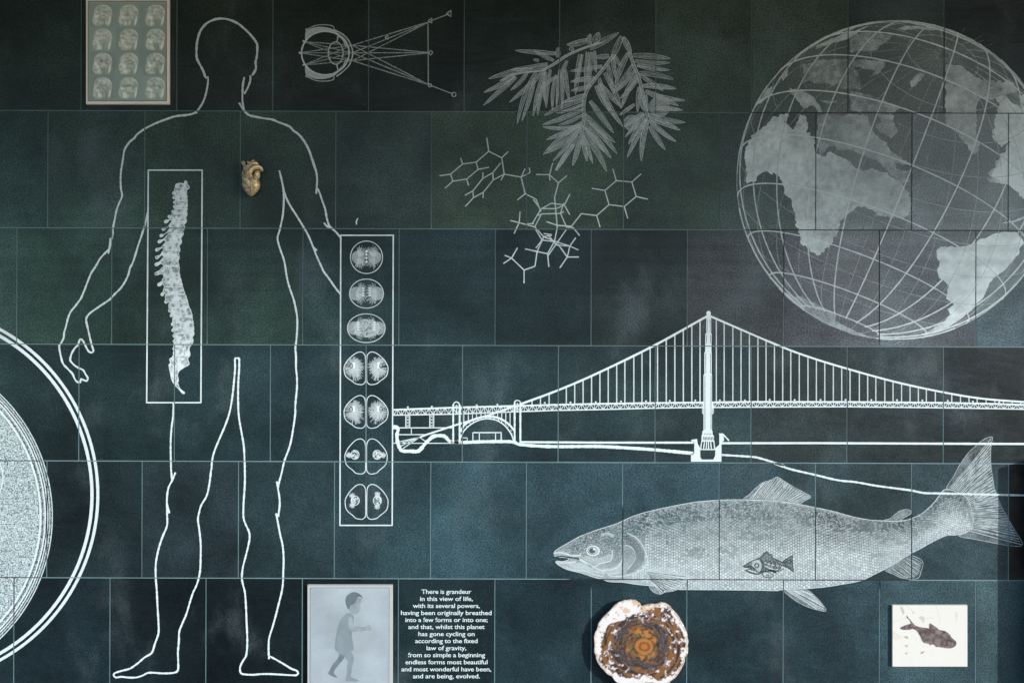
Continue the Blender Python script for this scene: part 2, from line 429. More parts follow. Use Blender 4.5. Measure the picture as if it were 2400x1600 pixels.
strokes("arm_outline", fig, [
    B1((1190,130),(1155,180),(1140,220),(1128,300),(1112,400),(1108,480),(1112,560),(1122,625),(1095,690),(1070,760),(1055,840),(1038,920),(1036,975),(1020,1050),(1005,1110),(975,1140),(920,1200),(880,1270),(840,1330),(810,1400),(780,1480),(743,1568)),
    B1((1018,1012),(1005,1100),(995,1155)),
    B2((743,0),(690,70),(650,120),(625,180),(605,260),(590,310),(585,360),(565,400),(545,430),(548,470),(560,530),(580,595),(630,650),(668,690),(680,720),(700,755),(725,768),(738,765),(745,735),(760,742),(795,755),(808,740),(805,720),(785,690),(765,655),(730,638),(690,615),(655,580),(645,555),(660,500),(690,450),(715,425),(738,370),(765,390),(795,450),(820,488),(850,492),(860,480),(845,430),(825,350),(805,260),(792,200),(800,165),(830,130),(900,80),(960,40),(1020,0)),
    B1((1015,1568),(1060,1520),(1110,1470),(1150,1410),(1180,1345),(1195,1285),(1215,1250),(1240,1180),(1270,1080),(1310,960),(1340,860),(1360,770))], tone=.86)
strokes("arm_outline", fig, [
    D1((860,0),(885,35),(930,60),(985,120),(1030,190),(1060,260),(1090,340),(1120,430),(1138,500),(1145,580),(1140,650),(1135,725)),
    D1((1145,665),(1170,710),(1200,800),(1235,900),(1250,990),(1275,1070),(1300,1100),(1350,1145),(1405,1210)),
    D1((1220,1045),(1250,1080),(1290,1100)),
    D1((770,660),(800,760),(850,860),(920,970),(1000,1100),(1050,1190),(1100,1310),(1130,1390),(1170,1480),(1210,1566)),
    D1((1100,1310),(1140,1355)), D2((1205,0),(1280,100),(1350,200),(1400,262))], wd=4.3, tone=.86)
strokes("torso_outline", fig, [
    D1((728,470),(750,560),(770,660),(778,760),(775,860),(765,970),(740,1090),(725,1150),(708,1210),(720,1280),(750,1370),(780,1460),(800,1566)),
    D2((798,0),(820,120),(850,220),(885,320),(910,430),(925,530),(925,650),(915,780),(905,860),(912,960),(912,1080),(922,1180),(922,1300),(905,1480),(905,1566)),
    B2((1595,960),(1590,1080),(1575,1200),(1568,1350),(1572,1568))], tone=.92)
strokes("leg_outline", fig, [
    D3((905,0),(890,120),(860,300),(830,410),(785,530),(750,680),(725,770),(712,830)),
    D3((700,760),(712,835),(728,930),(732,1020),(715,1150)),
    B3((2030,320),(2045,400),(2060,480),(2078,560),(2085,660),(2082,760),(2080,830),(2070,900),(2050,980),(2030,1060),(2005,1150),(1980,1230),(1975,1280),(1975,1340),(1978,1390)),
    B3((1985,1370),(2040,1400),(2100,1435),(2140,1460),(2180,1475),(2192,1495),(2180,1508),(2120,1507),(2000,1500),(1920,1500),(1860,1505),(1800,1502),(1770,1492),(1765,1450),(1785,1405),(1810,1360),(1818,1260),(1812,1100),(1808,1000),(1800,900),(1785,840),(1778,795),(1785,720),(1805,640),(1825,560),(1835,500),(1830,455),(1805,400),(1790,350),(1790,260),(1795,180),(1800,90),(1800,0)),
    B2((2158,545),(2200,545)), B2((2198,545),(2198,640),(2190,760),(2188,930),(2195,1080),(2220,1230),(2240,1350),(2248,1500),(2250,1568))], wd=4.2, tone=.97)
strokes("leg_outline", fig, [
    B2((2158,545),(2160,640),(2150,760),(2135,900),(2110,1040),(2070,1160),(2010,1300),(1970,1400),(1950,1480),(1943,1568)),
    B3((1552,0),(1540,100),(1520,190),(1480,260),(1465,310),(1455,365),(1465,440),(1475,540),(1475,640),(1472,730),(1460,800),(1440,860),(1420,900),(1400,960),(1370,1060),(1340,1130),(1318,1190),(1315,1260),(1308,1340),(1310,1410),(1308,1470),(1280,1490),(1200,1495),(1130,1490),(1085,1492),(1050,1510),(1000,1525),(940,1525),(890,1520),(850,1525),(835,1505),(850,1490),(900,1475),(950,1462),(980,1445),(1020,1415),(1060,1380),(1110,1350),(1125,1325),(1140,1275),(1165,1200),(1165,1120),(1158,1000),(1152,880),(1145,790),(1145,700),(1155,630),(1175,550),(1200,480),(1222,430),(1230,390),(1228,310),(1228,200),(1240,130),(1265,80),(1290,20)),
    B3((1228,250),(1245,320)), B3((1258,0),(1265,80))], wd=4.2, tone=.97)

# ================================================================ ringed disc at the left edge
ring = empty("ringed_disc_etching", "etched speckled disc inside a bright double ring, cut off by the left edge", "etching", (100, 1500))
for r_, wd_ in ((441, 7.0), (427.3, 7.6)):
    s = Sk(); s.circle((-211.6, 1158.6), r_, wd=wd_, tone=.93, a0=0, a1=360, wob=.05, step=5, h=.0008); s.build("ring", ring)
cc = (-272, 1209.5)
s = Sk(); s.area([(cc[0]+395*math.cos(i*math.pi/90), cc[1]+395*math.sin(i*math.pi/90)) for i in range(180)], lambda x, y: np.where(np.hypot(x+272, y-1209.5) > 367, .40, .50+.12*(fbm(x*.02, y*.02)-.5)), grain=.85, h=.0004, g=9)
s.build("speckled_core", ring, m_speckle)
for r_, wd_, t_ in ((395, 1.8, .9), (389, 1.3, .6), (384, 2.2, .9), (378, 3, .95), (367, 4.2, .97)):
    s = Sk(); s.circle(cc, r_, wd=wd_, tone=t_, a0=0, a1=360, wob=.1, step=5, h=.0009); s.build("layer_line", ring)
for r_ in (386.5, 381, 372, 392):
    s = Sk(); s.circle(cc, r_, wd=1.6, tone=.85, a0=0, a1=360, wob=.4, step=4, h=.0007); s.build("dark_layer_line", ring, m_carve)
s = Sk(); s.circle((-68, 1119), 75, wd=3, tone=.9, h=.0009); s.build("inner_ring", ring)

# ================================================================ spine in its frame
sp_ = empty("spine_etching", "etched spinal column seen from the side inside a tall thin rectangle", "etching", (408, 944))
s = Sk()
fr = [B1((1363,388))[0], B1((1858,388))[0], B2((1846,953))[0], B2((1348,953))[0]]
for i in range(4): s.ribbon([fr[i], fr[(i+1) % 4]], 3.2, .93, smooth=False, wob=.06, step=10)
for p in fr: s.disc(p, 1.9, .93, n=4, h=.0009)
s.build("frame", sp_)
RE = [(437.5,445),(440,478.6),(437.5,516.8),(432,537),(426,565),(421,588),(419.6,606),(418.4,636.7),(424.7,664.8),(432.4,690),(441,715),(450,743),(454,766),(455,786.7),(450,809.7),(445,832.6)]
LE = [(411,438),(414.5,453),(413,478.6),(408,504),(403,524.5),(394,555),(385,580.6),(385,606),(385,631.6),(386.5,657),(387,682.7),(396,706),(405.6,730.6),(410.7,763.8),(412,784),(409,809),(408,832)]
tips = B1((1585,600),(1590,640),(1595,685),(1595,725),(1580,770),(1545,815),(1512,862),(1490,930),(1470,990),(1453,1045),(1430,1120),(1430,1190),(1425,1255),(1425,1340),(1450,1440),(1480,1530))+B2((1515,30),(1550,110),(1565,155),(1575,235),(1580,290),(1590,340),(1592,390),(1590,460))
def xat(E, y): return float(np.interp(y, [p[1] for p in E], [p[0] for p in E]))
ys = [440]+[tips[i][1]-14+ (i>4)*(-4) for i in range(1, len(tips))]+[833]
def bone_tone(lo=.35, hi=1.0, sc=.16):
    def f(x, y):
        n = fbm(x*sc*1.3, y*sc, 3); return np.clip(lo+(hi-lo)*np.clip((n-.34)*3.6, 0, 1), 0, 1)
    return f
for i in range(len(tips)):
    y0, y1 = ys[i], ys[i+1]
    if y1-y0 < 4: y1 = y0+6
    tx, ty = tips[i]; l0, l1 = xat(LE, y0), xat(LE, y1); r0, r1 = xat(RE, y0), xat(RE, y1)
    hgt = y1-y0
    ol = [(l0, y0), (l0-(l0-tx)*.5, ty-hgt*.32), (tx+1.5, ty-3.6), (tx-.8, ty-.5), (tx+1.2, ty+3.2), (tx+5, ty+2.6), (l1-(l1-tx)*.25, y1-hgt*.35+1), (l1, y1), ((l1+r1)/2, y1+.3), (r1, y1), (r1-1.5, y1-hgt*.5), (r0, y0), ((l0+r0)/2, y0-.6)]
    P_ = cr(ol, 2.2, True)
    s = Sk(); s.area(P_, bone_tone(), grain=.22, h=.0005, g=2.6)
    s.ribbon(P_, 1.5, .95, closed=True, smooth=False, h=.0008, step=2)
    s.ribbon([(l1+6, y1), ((l1+r1)/2, y1-1), (r1, y1)], 1.2, .98, h=.0009)
    s.ribbon([(l0+(r0-l0)*.45, y0+2), (l0+(r0-l0)*.55, (y0+y1)/2), (l1+(r1-l1)*.42, y1-2)], 1.6, .95, h=.0009)
    s.build("vertebra", sp_)
s = Sk(); P_ = cr(B1((1610,545),(1620,515),(1660,508),(1695,510),(1695,490),(1715,490),(1722,515),(1740,545),(1722,568),(1700,555),(1660,548),(1620,552)), 2, True)
s.area(P_, bone_tone(), grain=.2, g=2.6); s.ribbon(P_, 1.5, .95, closed=True, smooth=False, h=.0008); s.build("atlas_bone", sp_)
s = Sk(); P_ = cr(B2((1595,520),(1640,512),(1700,520),(1745,520),(1725,550),(1738,600),(1700,625),(1650,660),(1632,700),(1640,750),(1628,775),(1600,780),(1578,740),(1565,680),(1552,605),(1568,590),(1558,555),(1580,540)), 2, True)
s.area(P_, bone_tone(.45), grain=.2, g=2.6); s.ribbon(P_, 1.5, .95, closed=True, smooth=False, h=.0008)
s.ribbon(B2((1600,560),(1650,620),(1700,600)), 1.3, .98, h=.0009); s.ribbon(B2((1590,600),(1600,680),(1615,740)), 1.3, .98, h=.0009); s.build("sacrum", sp_)
s = Sk(); P_ = cr(B2((1600,780),(1632,775),(1645,810),(1665,835),(1698,862),(1690,872),(1672,862),(1640,825),(1615,800)), 2, True)
s.area(P_, bone_tone(.3), grain=.2, g=2.6); s.ribbon(P_, 1.6, .95, closed=True, smooth=False, h=.0008); s.build("tailbone", sp_)

# ================================================================ strip of dividing cells
cs = empty("cell_division_etching", "etched upright strip of seven dividing cells held in the outlined hand's place", "etching", (858, 1232))
cs['label'] = "etched upright rectangle holding a column of seven dividing cells, beside the figure's hip"
s = Sk(); fr = [(798.7,551.5),(921.8,551.5),(919.2,1230.3),(796.8,1230.3)]
for i in range(4): s.ribbon([fr[i], fr[(i+1) % 4]], 3.0, .96, smooth=False, wob=.05, step=10)
for p in fr: s.disc(p, 1.8, .96, n=4, h=.0009)
s.build("frame", cs)
def fibres(s, c, r0, r1, n, a0=0, a1=360, tone=.75, wd=.9, ell=1.0, clip=None):
    for i in range(n):
        a = math.radians(a0+(a1-a0)*(i+random.random())/n); q = r1*random.uniform(.72, 1)
        p0 = (c[0]+r0*math.cos(a), c[1]+r0*ell*math.sin(a)); p1 = (c[0]+q*math.cos(a), c[1]+q*ell*math.sin(a))
        if clip and not clip(p1): continue
        s.ribbon([p0, p1], wd, tone*random.uniform(.75, 1.15), smooth=False, h=.0007+random.uniform(0, .0001), step=8)
def cell_round(c, rx, ry, sepx, k):
    cell = Sk(); cell.circle(c, rx, ry, wd=2.0, tone=.8, wob=.1); o = cell.build("cell", cs)
    s = Sk()
    inside = lambda p: ((p[0]-c[0])/(rx-4))**2+((p[1]-c[1])/(ry-4))**2 < 1
    for sg in (-1, 1):
        e = (c[0]+sg*sepx, c[1])
        fibres(s, e, 1.5, rx*.78, 90, clip=lambda p: inside(p) and (p[0]-c[0])*sg > -2, tone=.62)
        s.area([(e[0]+16*math.cos(a*.3927), e[1]+16*math.sin(a*.3927)) for a in range(16)], lambda x, y: np.full(len(x), .45), grain=.25, h=.0005, g=5)
    s.build("spindle_fibres", o)
    if k > 1:
        s = Sk(); s.area([(c[0]+(rx-10)*math.cos(a*.2618), c[1]+(ry-12)*math.sin(a*.2618)) for a in range(24)], bone_tone(.2, .7, .3), grain=.3, h=.0006, g=3); s.build("cytoplasm", o)
    s = Sk()
    if k == 0:
        for j in range(4): s.poly([(c[0]-2.2, c[1]-17+j*8), (c[0]+2.2, c[1]-17+j*8), (c[0]+2.2, c[1]-11.5+j*8), (c[0]-2.2, c[1]-11.5+j*8)], 1, 0, .001)
    else:
        dx = 7.5 if k == 1 else 19
        for sg in (-1, 1):
            for j in range(4): s.poly([(c[0]+sg*dx-2.8, c[1]-13+j*5.6-k), (c[0]+sg*dx+2.8, c[1]-13+j*5.6-k), (c[0]+sg*dx+2.4, c[1]-9.6+j*5.6-k), (c[0]+sg*dx-2.4, c[1]-9.6+j*5.6-k)], 1, 0, .001)
    s.build("chromosomes", o)
cell_round((859, 603), 37.6, 38, 19, 0); cell_round((859, 688), 39.7, 34, 25, 1); cell_round((858.5, 769), 44.2, 33.6, 28, 2)
def lobed(cx, y0, y1, x0, x1, kind):
    cy = (y0+y1)/2; hh = (y1-y0)/2; s = Sk()
    for sg, xe in ((-1, x0), (1, x1)):
        w_ = abs(xe-cx)
        pts = [(cx+sg*1.2, cy), (cx+sg*1.6, y0+hh*.38), (cx+sg*4.5, y0+5), (cx+sg*12, y0), (cx+sg*24, y0+3), (cx+sg*w_*.78, y0+hh*.42), (xe-sg*1.5, cy-hh*.2), (xe, cy+hh*.1), (xe-sg*4, cy+hh*.48), (cx+sg*w_*.62, y1-hh*.2), (cx+sg*24, y1-2), (cx+sg*10, y1), (cx+sg*4, y1-4), (cx+sg*1.4, y1-10)]
        s.ribbon(pts, 1.9, .93, closed=True, wob=.1)
    o = s.build("cell", cs)
    if kind == 'star':
        s = Sk()
        for sg, xe in ((-1, x0), (1, x1)):
            w_ = abs(xe-cx); e = (cx+sg*w_*.56, cy-2)
            ok = lambda p: (p[0]-cx)*sg > 3 and ((p[0]-(cx+sg*w_*.5))/(w_*.5))**2+((p[1]-cy)/(hh*.82))**2 < .98
            fibres(s, e, 2, 42, 330, clip=ok, tone=.55, wd=.9)
            fibres(s, e, 3, 26, 120, clip=ok, tone=.6, wd=.9)
        s.build("spindle_fibres", o)
        s = Sk()
        for sg in (-1, 1):
            e = (cx+sg*29, cy-6); s.poly([(e[0]-3, e[1]-8), (e[0]+3, e[1]-8), (e[0]+3, e[1]+6), (e[0]-3, e[1]+6)], 1, 0, .001)
        s.build("chromosomes", o)
        s = Sk()
        for sg in (-1, 1):
            s.circle((cx+sg*35, cy-6), 3.6, 6, 1.6, .9, h=.0011)
            for j in range(16): s.disc((cx+sg*random.uniform(4, 18), cy-4+random.uniform(-10, 8)), .9, .8, 0, .0011, 5)
        s.build("dark_nucleus", o, m_carve, kind="stuff")
    else:
        for sg in (-1, 1):
            e = (cx+sg*26, cy+(-4 if kind == 'dot' else -3)); s = Sk()
            s.area([(e[0]+10*math.cos(a*.3927), e[1]+11*math.sin(a*.3927)) for a in range(16)], bone_tone(.0, 1, .5), grain=.5, h=.0007, g=2)
            s.circle(e, 10, 11, 1.3, .85)
            s.build("nucleus", o); s = Sk()
            if kind == 'dot': cen = [(e[0]+sg*14, e[1]+1)]
            else: cen = [(e[0]-(7 if sg < 0 else 0), e[1]-14+(3 if sg < 0 else 0)), (e[0]-(7 if sg < 0 else 0), e[1]+14-(3 if sg < 0 else 0))]
            for q in cen: fibres(s, q, .5, 8, 26, tone=.75, wd=1.0)
            s.build("aster", o)
lobed(858.2, 824.5, 901, 806.5, 909.3, 'star'); lobed(858, 926.5, 1003, 806.5, 909.3, 'star')
lobed(858, 1028, 1110, 808.5, 907.5, 'dot'); lobed(858.5, 1134.5, 1216, 809, 909.5, 'two')

# ================================================================ eye diagram
eye = empty("eye_diagram_etching", "etched diagram of an eyeball with light rays fanning out to small markers", "etching", (760, 262))
s = Sk(); s.circle(A2((637, 490))[0], 218/3.92, 200/3.92, 3.4, .74); s.build("eyeball_outline", eye)
def band(sg, s):
    f_ = lambda pts: A2(*[(a, 489+sg*(b_-489)) for a, b_ in pts])
    s.area(cr(f_([(455,300),(480,275),(560,250),(650,255),(720,280),(765,325),(745,325),(700,302),(630,290),(560,302),(500,338),(455,385)]), 3, True), .60, .2, g=6)
    s.ribbon(f_([(463,275),(540,240),(610,230),(680,235),(715,250),(718,272)]), 2.2, .55)
    s.ribbon(f_([(480,290),(560,258),(650,262),(730,290)]), 1.4, .7, h=.0009)
    s.ribbon(f_([(760,335),(800,370),(828,430)]), 2.8, .6, h=.0009)
    s.disc(f_([(463,275)])[0], 2.6, .55); s.disc(f_([(437,380)])[0], 2.6, .6)
for sg in (1, -1): s = Sk(); band(sg, s); s.build("eye_wall", eye)
s = Sk(); s.ribbon(A2((715,275),(800,320),(860,390),(889,488),(862,590),(810,650),(740,705)), 3.2, .62, h=.0009); s.ribbon(A2((740,300),(790,330),(840,395),(868,488)), 1.0, .4, h=.0009); s.build("cornea", eye)
s = Sk(); s.circle(A2((733,490))[0], 68/3.92, 103/3.92, 2.4, .62, h=.0009)
s.ribbon(A2((755,325),(745,385)), 3, .6, h=.001); s.ribbon(A2((755,655),(742,595)), 3, .6, h=.001); s.build("lens", eye)
far = A2((1598,200),(1602,487),(1597,785)); ap = A2((885,418),(885,488),(885,560)); ret = A2((440,600),(405,488),(440,385))
for i in range(3):
    for j in range(3):
        s = Sk(); s.ribbon([far[i], ap[j]], 2.3, .44, smooth=False, step=2.4, wob=.3, grain=.3); s.ribbon([ap[j], ret[i]], 2.3, .38, smooth=False, step=2.4, wob=.3, h=.0007); s.build("light_ray", eye)
s = Sk(); s.ribbon(A2((1580,205),(1583,790)), 1.8, .62); s.build("object_line", eye)
s = Sk(); s.ribbon(A2((1600,197),(1775,130)), 2.0, .48, smooth=False); s.ribbon(A2((1600,785),(1810,866)), 2.0, .48, smooth=False); s.build("outer_ray", eye)
def tri(c, k, s):
    p = A2((c[0]-k*.9, c[1]), (c[0]+k*.55, c[1]-k), (c[0]+k*.55, c[1]+k)); s.ribbon(p+[p[0]], 1.7, .7, smooth=False, step=4, h=.001)
for c, k in (((1775,128), 30), ((1603,193), 24), ((1203,345), 20)):
    s = Sk(); tri(c, k, s); s.build("triangle_marker", eye)
for c, k in (((1818,870), 5.2), ((1598,786), 4)): s = Sk(); s.circle(A2(c)[0], k, wd=1.7, tone=.65, h=.001); s.build("round_marker", eye)
s = Sk(); p = A2((1585,487),(1605,465),(1625,485),(1603,510)); s.ribbon(p, 1.8, .65, closed=True, smooth=False, h=.001); s.build("diamond_marker", eye)
s = Sk(); s.disc(A2((404,488))[0], 3, .6); s.build("round_marker", eye)

# ================================================================ yew branch
Y = T(1100, 0, 3.92)
yew = empty("branch_etching", "etched drooping sprig of narrow pointed needles, left of the globe", "etching", (1370, 400))
def leaf(a, b_, wd=24, part="leaf", bend=None):
    (x0, y0), (x1, y1) = a, b_; wd *= 1.22; L = math.hypot(x1-x0, y1-y0); dx, dy = (x1-x0)/L, (y1-y0)/L; nx, ny = -dy, dx
    bend = random.uniform(-.05, .05)*L if bend is None else bend
    lf, rt, md_ = [], [], []
    for i in range(13):
        t_ = i/12; k = wd/2*(math.sin(math.pi*min(1, t_*.9+.1))**.6)*(1-.12*t_)
        o = bend*math.sin(math.pi*t_); cx, cy = x0+dx*L*t_+nx*o, y0+dy*L*t_+ny*o
        md_.append((cx, cy)); lf.append((cx+nx*k, cy+ny*k)); rt.append((cx-nx*k, cy-ny*k))
    s = Sk(); base = random.uniform(.12, .30); low = max(0, (y0-500)/900); zz = leaf.z; leaf.z += .000008
    s.poly(Y(*(lf+rt[::-1])), base+.08*low, .30, .0004+zz)
    hi = .60+.18*low
    s.ribbon(Y(*(lf+[md_[-1]])), 1.0, hi*random.uniform(.85, 1.15), h=.0006+zz, step=6); s.ribbon(Y(*(rt+[md_[-1]])), 1.0, hi*random.uniform(.7, 1.1), h=.0006+zz, step=6)
    for q in ((.0, .45, -.5) if wd > 15 else (0.,)):
        m_ = [(p[0]+nx*wd*.35*q*2*.5, p[1]+ny*wd*.35*q*2*.5) for p in md_[:-1]]
        s.ribbon(Y(*m_), .8, hi*random.uniform(.5, 1.0), h=.0006+zz, step=8, wob=.5)
    s.build(part, yew)
leaf.z = 0
LV = [((800,495),(420,465),34),((775,560),(590,470),30),((720,590),(380,642),40),((580,640),(180,725),38),((420,690),(135,850),34),((430,710),(130,970),34),((540,660),(380,832),30),((700,640),(370,942),34),
 ((620,650),(440,1135),34),((600,740),(483,1112),30),((690,655),(585,1070),32),((695,750),(627,1062),30),((745,640),(705,992),32),((700,660),(690,930),22),((800,690),(765,1012),28),((830,640),(800,985),24),((850,690),(852,1000),26),((880,640),(918,920),36),((900,560),(840,720),26),((800,700),(650,815),24),
 ((1015,500),(975,872),38),((1040,500),(965,800),20),((1085,480),(1065,845),36),((1120,480),(1098,800),30),((1150,470),(1165,665),26),
 ((815,530),(815,440),36),((930,470),(950,435),36),((1100,410),(1110,312),44),((1160,400),(1190,300),50),((1085,370),(895,415),44),((1110,450),(1372,303),44),((640,560),(590,550),24),
 ((1285,515),(1160,530),36),((1220,610),(928,655),34),((1170,720),(930,755),36),((1120,790),(935,835),32),((1070,870),(850,945),30),((1050,920),(690,1062),38),((1045,960),(800,1040),26),((1040,1010),(670,1150),36),((1035,1060),(822,1150),26),((1030,1160),(675,1168),30),((1030,1180),(710,1285),34),
 ((1030,1130),(680,1420),38),((1020,1200),(700,1412),36),((1010,1180),(770,1480),30),((1005,1250),(800,1570),40),((1020,1290),(950,1522),38),((960,1330),(790,1565),30),
 ((1330,510),(1395,610),32),((1320,530),(1345,720),32),((1275,600),(1325,862),34),((1240,670),(1395,1000),36),((1195,720),(1245,925),36),((1160,790),(1345,1080),36),((1190,780),(1410,1165),40),((1200,770),(1395,985),34),((1110,930),(1328,1225),40),((1060,1050),(1338,1310),40),((1055,1100),(1355,1412),40),((1050,1150),(1302,1455),38),((1045,1220),(1262,1575),42),((1045,1250),(1133,1500),30),((1040,1270),(1082,1482),32),((1060,1180),(1240,1400),30),
 ((1500,510),(1845,540),42),((1520,560),(1840,578),34),((1540,600),(1838,645),36),((1560,670),(1875,730),38),((1570,690),(1780,835),32),((1590,790),(1898,817),38),((1615,840),(1920,972),40),((1700,870),(1980,925),32),((1700,1000),(1960,1015),32),((1640,1055),(1982,1125),40),((1655,1090),(1937,1197),40),((1655,1110),(1897,1302),34),((1655,1160),(1800,1378),38),((1640,1100),(1580,1482),40),((1630,1090),(1450,1447),34),((1620,1085),(1463,1325),34),((1610,1050),(1430,1262),28),((1600,1040),(1425,1165),34),
 ((1460,490),(1340,802),40),((1500,600),(1330,835),32),((1530,640),(1320,862),28),((1540,690),(1400,990),38),((1555,720),(1385,905),28),((1560,800),(1545,1030),36),((1580,830),(1600,1020),36),((1620,870),(1640,1030),30),((1520,960),(1380,1060),28),((1410,345),(1485,500),44),((1400,335),(1300,560),44)]
random.seed(11)
for a, b_, wd in LV: leaf(a, b_, wd)
for pts in ([(1210,390),(1060,440),(900,510),(760,600),(650,650),(520,665),(390,690),(290,745)], [(1330,500),(1270,580),(1160,720),(1080,830),(1050,950),(1050,1080),(1030,1220),(1030,1330)], [(1470,480),(1510,600),(1550,700),(1590,850),(1620,1000),(1640,1090)]):
    s = Sk(); s.ribbon(Y(*pts), 7.5, .30, h=.0015); s.ribbon(Y(*[(x-12, y) for x, y in pts]), 1.3, .7, h=.0017); s.ribbon(Y(*[(x+14, y+3) for x, y in pts]), 1.3, .7, h=.0017); s.ribbon(Y(*pts), 1.0, .55, h=.0017, wob=.6); s.build("stem", yew)
for c, r_ in (((1745,985), 95), ((1490,1130), 72)):
    s = Sk(); q = Y(c)[0]; s.area([(q[0]+r_/3.92*math.cos(a*.2618), q[1]+r_/3.92*math.sin(a*.2618)) for a in range(24)], lambda x, y: .22+.35*fbm(x*.08, y*.08), .3, h=.0003, g=5); s.circle(q, r_/3.92, wd=1, tone=.4, h=.0005); s.build("berry", yew)

# ================================================================ molecule
Mo = T(1000, 300, 3.92)
mol = empty("molecule_etching", "etched stick drawing of a branching molecule below the needle sprig", "etching", (1240, 660))
BD = """552,90 570,215;570,215 690,275;690,275 748,218;690,275 712,425;570,215 455,315;455,315 330,332;330,332 312,275;330,332 220,425;220,425 118,440;220,425 240,490;240,490 168,555;240,490 368,470;368,470 385,530;368,470 472,382;472,382 572,362;472,382 455,315;712,425 683,480;712,425 612,478;612,478 607,412;607,412 680,322;607,412 515,465;515,465 518,410;515,465 425,578;425,578 352,620;425,578 430,640;430,640 355,722;430,640 520,592;520,592 518,645;520,592 612,478;712,425 868,452;868,452 905,375;868,452 950,410;950,410 942,365;868,452 905,605;905,605 833,662;905,605 1005,655;1005,655 1050,770;980,655 1040,740;1050,745 1145,692;1145,692 1265,708;1265,708 1315,608;1265,708 1315,798;1055,740 1190,742;1190,742 1265,708;1258,690 1230,785;1055,790 1230,785;1230,785 1262,768;1055,790 1020,805;1050,745 970,880;1055,790 990,915;1175,640 1200,910;1175,640 1210,505;1210,505 1290,438;1210,505 1128,430;1128,430 1005,428;1128,430 1158,322;1128,430 1133,482;1230,785 1285,910;1100,860 1200,895;1200,895 1330,903;1330,903 1422,787;1422,787 1562,805;1562,805 1593,912;1562,805 1675,705;1675,705 1815,722;1675,705 1638,575;1638,575 1518,555;1638,575 1742,485;1742,485 1710,375;1742,485 1885,497;1885,497 1970,422;1885,497 1925,630;1925,630 2033,655;1925,630 1815,722;1815,722 1847,832;1285,910 1345,915;1345,915 1405,988;850,870 768,850;850,870 858,768;850,870 803,970;850,870 995,910;925,880 985,880;995,910 1075,1000;1000,930 1060,1030;1285,930 1110,1180;1200,910 1175,1040;1075,970 1150,980;1075,1000 1150,985;1075,1000 1190,1045;1110,975 1190,1075;1060,1030 1190,1045;1190,1045 1315,1085;1190,1075 1315,1085;1315,1085 1393,1120;1315,1085 1370,1008;1315,1085 1292,1185;1292,1185 1397,1185;1292,1185 1223,1285;1292,1185 1205,1065;1060,1030 1003,1105;1075,1000 1015,1135;1015,1135 903,1110;1015,1135 1110,1155;1110,1155 1123,1275;1110,1155 1175,1040;1015,1135 995,1270;995,1270 895,1305;895,1305 895,1425;895,1305 780,1195;780,1195 835,1100;780,1195 718,1170;780,1195 705,1245"""
for k, seg in enumerate(BD.split(';')):
    p = [tuple(float(q) for q in z.split(',')) for z in seg.split()]
    ym = (p[0][1]+p[1][1])/2; s = Sk(); s.ribbon(Mo(*p), 2.7, .62+.33*min(1, max(0, (ym-300)/900)), smooth=False, step=5, wob=.1, h=.0006+.000003*k); s.build("bond", mol)

# ================================================================ globe
G1 = T(1700, 0, 3.357); G2 = T(1700, 400, 3.357)
glb = empty("globe_etching", "large etched globe with pale continents and a net of curved grid lines", "etching", (2100, 796))
gc = (2100, 422); GR = 373.5; ax = (.357, -.934); pe = (.934, .357); tl = math.radians(20.5); DV = 4.2; FV = math.sqrt(DV*DV-1)
def gpt(phi, lam):                                   # transparent ball seen from 4.2 radii: near lines spread, far lines shrink
    x = math.cos(phi)*math.sin(lam); z = math.cos(phi)*math.cos(lam); y = math.sin(phi)
    a = y*math.cos(tl)+z*math.sin(tl); d = z*math.cos(tl)-y*math.sin(tl); k = FV/(DV-d)
    return (gc[0]+GR*k*(x*pe[0]+a*ax[0]), gc[1]+GR*k*(x*pe[1]+a*ax[1])), d-1/DV
def gline(f, name, n=90):
    run = []; cur = None
    def flush():
        if len(run) > 2:
            m_ = run[len(run)//2]; bright = .56+.30*min(1, max(0, (m_[0]-1900)/500)); s = Sk()
            s.ribbon(run, 3.0 if cur else 1.3, bright if cur else bright*.52, smooth=False, step=7, wob=.22, h=.0011+gline.z); gline.z += .000004
            s.build(name, glb)
    for i in range(n+1):
        p, d = f(i/n)
        if p[0] > 2470: flush(); run = []; cur = None; continue
        if cur is None: cur = d > 0
        if (d > 0) != cur: run.append(p); flush(); run = []; cur = d > 0
        run.append(p)
    flush()
gline.z = 0
s = Sk(); s.area([(gc[0]+(GR-2)*math.cos(i*math.pi/60), gc[1]+(GR-2)*math.sin(i*math.pi/60)) for i in range(120)], lambda x, y: np.clip(.05+.12*np.clip((x-1800-.35*(y-422))/600, 0, 1)+.16*(fbm(x*.006, y*.006)-.5), .01, .3), .12, .0002, g=14); s.build("ocean_haze", glb)
for k in range(-5, 6): gline(lambda t_, k=k: gpt(math.radians(15*k), math.radians(360*t_-180)), "parallel")
for k in range(24):
    gline(lambda t_, k=k: gpt(math.radians(-76+152*t_), math.radians(3-15*k)), "meridian", 50)
s = Sk()
for k in range(34):                                                   # the fine fan of lines running into the pole
    a = math.radians(k*360/34+random.uniform(-3, 3)); p0, p1 = G1((1720, 440))[0], None
    r1 = random.uniform(45, 125); el_ = (math.cos(a), math.sin(a)*.62)
    s.ribbon([(p0[0]+el_[0]*14, p0[1]+el_[1]*10), (p0[0]+el_[0]*r1, p0[1]+el_[1]*r1)], .9, .33, smooth=False, step=6, h=.0009)
s.build("pole_lines", glb)
s = Sk(); n = 150
